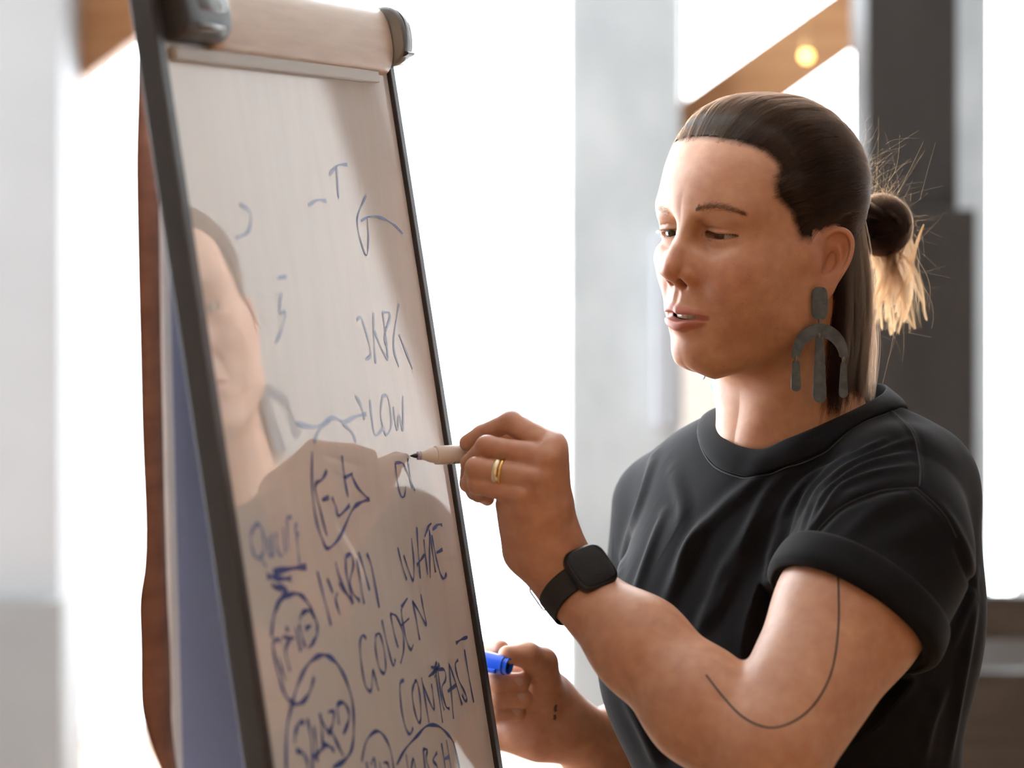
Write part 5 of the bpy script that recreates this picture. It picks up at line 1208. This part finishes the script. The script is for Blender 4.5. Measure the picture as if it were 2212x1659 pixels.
# wrist watch
_wu = pix(1332, 1309, 1.964)-pix(1276, 1226, 1.985); WA = _wu/np.linalg.norm(_wu)
wc = hit(body_bvh, 1268, 1232); a1 = np.array([.83*.80, .60, .56*.80]); a1 -= WA*(a1@WA); a1 /= np.linalg.norm(a1); wn = np.cross(a1, WA)
if wn[1] > 0: wn = -wn
W0 = pix(1276, 1226, wc[1]-.0045)
watch = thing('wrist_watch', 'black square faced smart watch on a black band round the wrist', 'watch', tuple(W0))
M['watch_body'] = mat('anodised_case', (.030, .029, .031, 1), .28, .7); M['watch_glass'] = mat('black_glass', (.006, .0055, .005, 1), .12, 0, .18); M['band'] = mat('black_woven_band', (.008, .008, .009, 1), .7)
def puck(name, a, b, z0, z1, m, p=4.2, rnd=.0018, n=64):
    prof = [(1.0-rnd*1.2/a, z0), (1.0, z0+rnd), (1.0, z1-rnd), (1.0-.35*rnd/a, z1-.35*rnd), (1.0-rnd*1.2/a, z1), (.5, z1+.0002), (0.02, z1+.0003)]
    V = []; F = []
    for s, z in prof:
        for x, y in superell(0, 0, a*s, b*s, p, n): V.append(W0+a1*x+WA*y+wn*z)
    k = len(prof)
    for i in range(k-1):
        for j in range(n): F.append((i*n+j, i*n+(j+1) % n, (i+1)*n+(j+1) % n, (i+1)*n+j))
    F.append(tuple(range(n))[::-1]); F.append(tuple((k-1)*n+j for j in range(n)))
    bm = bmesh.new(); vs = [bm.verts.new(v) for v in V]
    for f in F: bm.faces.new([vs[i] for i in f])
    bmesh.ops.recalc_face_normals(bm, faces=bm.faces); o = bm_obj(name, bm, m, None, True); adopt(watch, o); return o
puck('case', .0182, .0196, -.0060, .0032, M['watch_body']); puck('screen', .0166, .0180, .0020, .0040, M['watch_glass'], 4.6, .0010)
wax = pix(1238, 1258, 1.990); wax = wax+WA*((W0-wax)@WA)
for _ in range(6):                                          # centre the strap on the wrist
    q = []
    for a in np.linspace(0, 2*math.pi, 48, endpoint=False):
        d = a1*math.cos(a)+wn*math.sin(a); l = body_bvh.ray_cast(Vector(wax+d*.055), Vector(-d), .055)[0]
        if l is not None: q.append(np.array(l))
    wax = wax*.3+np.mean(q, 0)*.7; wax = wax+WA*((W0-wax)@WA)
V = []; n = 72; hw_ = .0105
for i in range(n):
    a = 2*math.pi*i/n; d = a1*math.cos(a)+wn*math.sin(a); rr = []
    for h in (-hw_, -hw_*.9, 0, hw_*.9, hw_):
        c = wax+WA*h; l, nn, _, ds = body_bvh.ray_cast(Vector(c+d*.07), Vector(-d)); rr.append((np.array(l)-c)@d if l is not None else .026)
    V.append([np.clip(r, .012, .04) for r in rr])
R_ = np.array(V)
for _ in range(4): R_ = (R_+np.roll(R_, 1, 0)+np.roll(R_, -1, 0))/3
R_ = R_.mean(1, keepdims=True)*.6+R_*.4; VV = []; F = []
for i in range(n):
    a = 2*math.pi*i/n; d = a1*math.cos(a)+wn*math.sin(a)
    for j, h in enumerate((-hw_, -hw_*.9, 0, hw_*.9, hw_)): VV.append(wax+WA*h+d*(R_[i, j]+.0016))
for i in range(n):
    for j in range(4): F.append((i*5+j, i*5+j+1, ((i+1) % n)*5+j+1, ((i+1) % n)*5+j))
bo = mesh_obj('band', VV, F, M['band']); md = bo.modifiers.new('thick', 'SOLIDIFY'); md.thickness = .0020; md.offset = .5; adopt(watch, bo)
adopt(watch, tube('buckle_loop', [pix(u, v, y) for u, v, y in ((1163, 1260, 2.000), (1150, 1267, 1.996), (1144.5, 1272, 1.994), (1146, 1279, 1.993), (1171, 1315, 1.986), (1175, 1318, 1.985), (1181, 1316, 1.985), (1191, 1309, 1.986))], .00065, mat('dark_buckle', (.05, .035, .03, 1), .25, .8), seg=8))

# rings
def ring(name, label, u, v, w, rad, m, stone=False):
    a, b = pix(1159, 1033, 1.948), pix(1029, 1012, 1.962); d = b-a; L = np.linalg.norm(d); d /= L; q = pix(u, v, 1.953); c = a+d*((q-a)@d)
    e1 = np.cross(d, [0, 0, 1.0]); e1 /= np.linalg.norm(e1); e2 = np.cross(d, e1); t = thing('ring', label, 'ring', tuple(c), 'rings on one finger')
    n = 56; prof = [(-w/2, .0), (-w/2, .0006), (-w*.36, .0011), (0, .0014), (w*.36, .0011), (w/2, .0006), (w/2, .0)]; V = []; F = []; k = len(prof)
    for i in range(n):
        an = 2*math.pi*i/n; dd = e1*math.cos(an)+e2*math.sin(an); l, nn, _, _ = body_bvh.ray_cast(Vector(c+dd*.0135), Vector(-dd)); r = rad
        for h, o in prof: V.append(c+d*h+dd*(r+o))
    for i in range(n):
        for j in range(k-1): F.append((i*k+j, i*k+j+1, ((i+1) % n)*k+j+1, ((i+1) % n)*k+j))
    bm = bmesh.new(); vs = [bm.verts.new(v_) for v_ in V]
    for f in F: bm.faces.new([vs[i] for i in f])
    bmesh.ops.recalc_face_normals(bm, faces=bm.faces); adopt(t, bm_obj('band', bm, m, None, True))
    if stone:
        s = hit(body_bvh, 1074, 1038); bm = bmesh.new(); bmesh.ops.create_icosphere(bm, subdivisions=1, radius=.0021); bmesh.ops.translate(bm, vec=Vector(s+np.array([.0003, -.0010, .0012])), verts=bm.verts); adopt(t, bm_obj('stone', bm, mat('clear_stone', (.85, .84, .8, 1), .04, .4)))
M['gold'] = mat('yellow_gold', (.80, .50, .16, 1), .18, 1.0); M['pale_gold'] = mat('pale_gold', (.78, .66, .44, 1), .25, .9)
ring('ring', 'wide pale gold ring, the one nearer the fingertip', 1073, 1009, .0046, .0099, M['pale_gold']); ring('ring', 'thin yellow gold ring with a small stone, nearer the knuckle', 1085, 1011, .0024, .0102, M['gold'], True)

# whiteboard marker and its cap
PT = pix(885, 985, 2.0)+BN*.0004; PE = pix(1150, 977, 2.046); pd = (PE-PT)/np.linalg.norm(PE-PT); pe1 = np.cross(pd, [0, 0, 1.0]); pe1 /= np.linalg.norm(pe1); pe2 = np.cross(pd, pe1)
pen = thing('marker_pen', 'white bodied whiteboard marker touching the board with its tip', 'pen', tuple(PT))
def lathe(name, o, ax, e1, e2, prof, m, n=32, parent=None):
    V = [o+ax*h+(e1*math.cos(2*math.pi*k/n)+e2*math.sin(2*math.pi*k/n))*max(r, 1e-5) for h, r in prof for k in range(n)]; k_ = len(prof)
    bm = bmesh.new(); vs = [bm.verts.new(v) for v in V]
    for i in range(k_-1):
        for j in range(n): bm.faces.new([vs[i*n+j], vs[i*n+(j+1) % n], vs[(i+1)*n+(j+1) % n], vs[(i+1)*n+j]])
    bm.faces.new(vs[:n][::-1]); bm.faces.new(vs[-n:]); bmesh.ops.recalc_face_normals(bm, faces=bm.faces)
    ob = bm_obj(name, bm, m, None, True); md = ob.modifiers.new('split', 'EDGE_SPLIT'); md.split_angle = math.radians(35); adopt(parent, ob); return ob
u2m = 1/2590.0; M['pen_white'] = mat('white_pen_plastic', (.74, .68, .63, 1), .3)
lathe('nib', PT, pd, pe1, pe2, [(0, .0003), (6*u2m, .0012), (11*u2m, .0019), (19*u2m, .0021)], mat('black_felt', (.012, .011, .012, 1), .7), 16, pen)
lathe('nib_collar', PT, pd, pe1, pe2, [(16*u2m, .0026), (17*u2m, .0034), (24*u2m, .0037), (25*u2m, .0034)], noise_mix(mat('inky_collar', (.4, .42, .6, 1), .4), (.20, .22, .48, 1), (.62, .60, .66, 1), (1, 1, 1), 420, 2), 24, pen)
lathe('nib_cone', PT, pd, pe1, pe2, [(24*u2m, .0034), (34*u2m, .0040), (41*u2m, .0052), (50*u2m, .0062), (59*u2m, .0066)], M['pen_white'], 32, pen)
lathe('barrel', PT, pd, pe1, pe2, [(58*u2m, .0064), (58.3*u2m, .0076), (60*u2m, .0079), (250*u2m, .0079), (300*u2m, .0076), (312*u2m, .0060)], M['pen_white'], 48, pen)
M['print'] = mat('black_print', (.02, .018, .018, 1), .5)
def on_barrel(h0, h1, a0, a1, name):
    V = []; F = []; k = 5
    for h in (h0, h1):
        for a in np.linspace(a0, a1, k): V.append(PT+pd*(h*u2m)+(np.array([0, -1.0, 0])*math.cos(a)+np.array([0, 0, 1.0])*math.sin(a))*.00805)
    for j in range(k-1): F.append((j, j+1, k+j+1, k+j))
    adopt(pen, mesh_obj(name, V, F, M['print'], None, False))
for h0, h1 in ((97, 98.2), (99.4, 102), (103.4, 104.4), (105.6, 109), (110, 114), (116.5, 117.5), (119, 122), (123.5, 124.2), (126, 129), (131, 132), (134, 137)): on_barrel(h0, h1, .38, .85, 'barcode_bar')
on_barrel(99, 131, .27, .31, 'barcode_rule')
fnt = bpy.data.curves.new('pen_lettering', 'FONT'); fnt.body = 'ETOR'; fnt.size = .0052; fnt.extrude = .00005; fnt.materials.append(M['print'])
_fo = bpy.data.objects.new('tmp_lettering', fnt); COL.objects.link(_fo); bpy.context.view_layer.update(); _me = bpy.data.meshes.new_from_object(_fo.evaluated_get(bpy.context.evaluated_depsgraph_get())); bpy.data.objects.remove(_fo)
fo = bpy.data.objects.new('pen_lettering', _me); COL.objects.link(fo); ca = -1.02; rd_ = np.array([0, -math.cos(ca), math.sin(ca)]); td = np.cross(rd_, pd); td /= np.linalg.norm(td); td = -td if td[2] < 0 else td
p0 = PT+pd*(99*u2m)+rd_*.0081; mm = Matrix((Vector(pd), Vector(td), Vector(rd_))).transposed().to_4x4(); mm.translation = Vector(p0); fo.parent = pen; fo.matrix_parent_inverse = Matrix.Translation(pen.location).inverted(); fo.matrix_basis = mm
bm = bmesh.new(); bmesh.ops.create_uvsphere(bm, u_segments=16, v_segments=8, radius=.0011); bmesh.ops.translate(bm, vec=Vector(PT+pd*(91*u2m)+rd_*.0073), verts=bm.verts); adopt(pen, bm_obj('pen_dot', bm, M['print'], None, True))
CE = pix(1101, 1440, 2.166); cd = np.array([-.86, .50, .10]); cd /= np.linalg.norm(cd); ce1 = np.cross(cd, [0, 0, 1.0]); ce1 /= np.linalg.norm(ce1); ce2 = np.cross(cd, ce1)
cap_t = thing('pen_cap', 'bright blue marker cap held in the lower hand', 'cap', tuple(CE)); M['blue'] = mat('blue_plastic', (.012, .085, .62, 1), .22, 0, .5); M['blue_in'] = mat('dark_blue_inside', (.008, .012, .05, 1), .5)
lathe('cap_shell', CE, cd, ce1, ce2, [(.010, .0056), (.0005, .0058), (0, .0066), (.0003, .0074), (.0045, .0076), (.0050, .0088), (.022, .0090), (.042, .0084), (.046, .0066)], M['blue'], 40, cap_t)
lathe('cap_inside', CE, cd, ce1, ce2, [(.0035, .0060), (.0105, .0058)], M['blue_in'], 32, cap_t)
cn = np.array([0, -1.0, 0])-cd*(np.array([0, -1.0, 0])@cd); cn /= np.linalg.norm(cn); cn = cn*.86+np.cross(cd, cn)*(-.5 if np.cross(cd, cn)[2] > 0 else .5); cn /= np.linalg.norm(cn)
adopt(cap_t, box('cap_clip', (.009, -.0020, .0086), (.040, .0020, .0118), M['blue'], bev=.0007, frame=(CE, cd, np.cross(cn, cd), cn)))
# trousers and shoes (below the frame)
for tx, v, yy in ((1124, 1474, 2.188), (1130, 1507, 2.190), (1118, 1538, 2.194)):
    c = hit(body_bvh, tx-4, v-1)
    if c is not None:
        bm = bmesh.new(); bmesh.ops.create_uvsphere(bm, u_segments=14, v_segments=8, radius=1.0)
        for q in bm.verts: q.co = Vector(c+np.array([q.co.x*.0046, q.co.y*.0008, q.co.z*.0040]))
        wear(bm_obj('fingernail', bm, mat('nail', (.46, .27, .20, 1), .35), None, True))
legs = Sculpt(); K = dict(xf=TX)
legs.ellipsoid(cm(-1, -1, -53), cm(17.5, 12.5, 12), .05, **K)
zf = -TO[2]*100
for sx in (-1, 1):
    legs.chain([cm(sx*8.8-1, -1, -58), cm(sx*9.5-1, 0, -92), cm(sx*10-1, -1.5, zf+7)], [.098, .070, .058], .03, .02, **K)
LV, LQ = legs.mesh(.006, np.array([-.1, 1.7, .03]), np.array([.6, 2.5, 1.05])); wear(np_mesh('trousers', LV, LQ, noise_mix(mat('dark_denim', (.02, .022, .03, 1), .85), (.016, .018, .025, 1), (.028, .03, .04, 1), (1, 1, 1), 200, 3)))
for sx in (-1, 1):
    s_ = Sculpt(); s_.chain([cm(sx*10-1, -5, zf+4.2), cm(sx*10-1, 3, zf+3.6), cm(sx*10.8-1, 15, zf+2.8)], [.042, .040, .030], .02, .02, **K); o_, r_ = TX
    s_.custom(lambda P: (P[..., 2]-.0), np.array([-.3, 1.4, -.1]), np.array([.8, 2.7, .004]), .004, 's')
    V_, Q_ = s_.mesh(.004, np.array([-.2, 1.6, -.03]), np.array([.7, 2.6, .14])); wear(np_mesh('shoe', V_, Q_, mat('black_leather', (.02, .02, .02, 1), .4)))
bpy.context.view_layer.update()
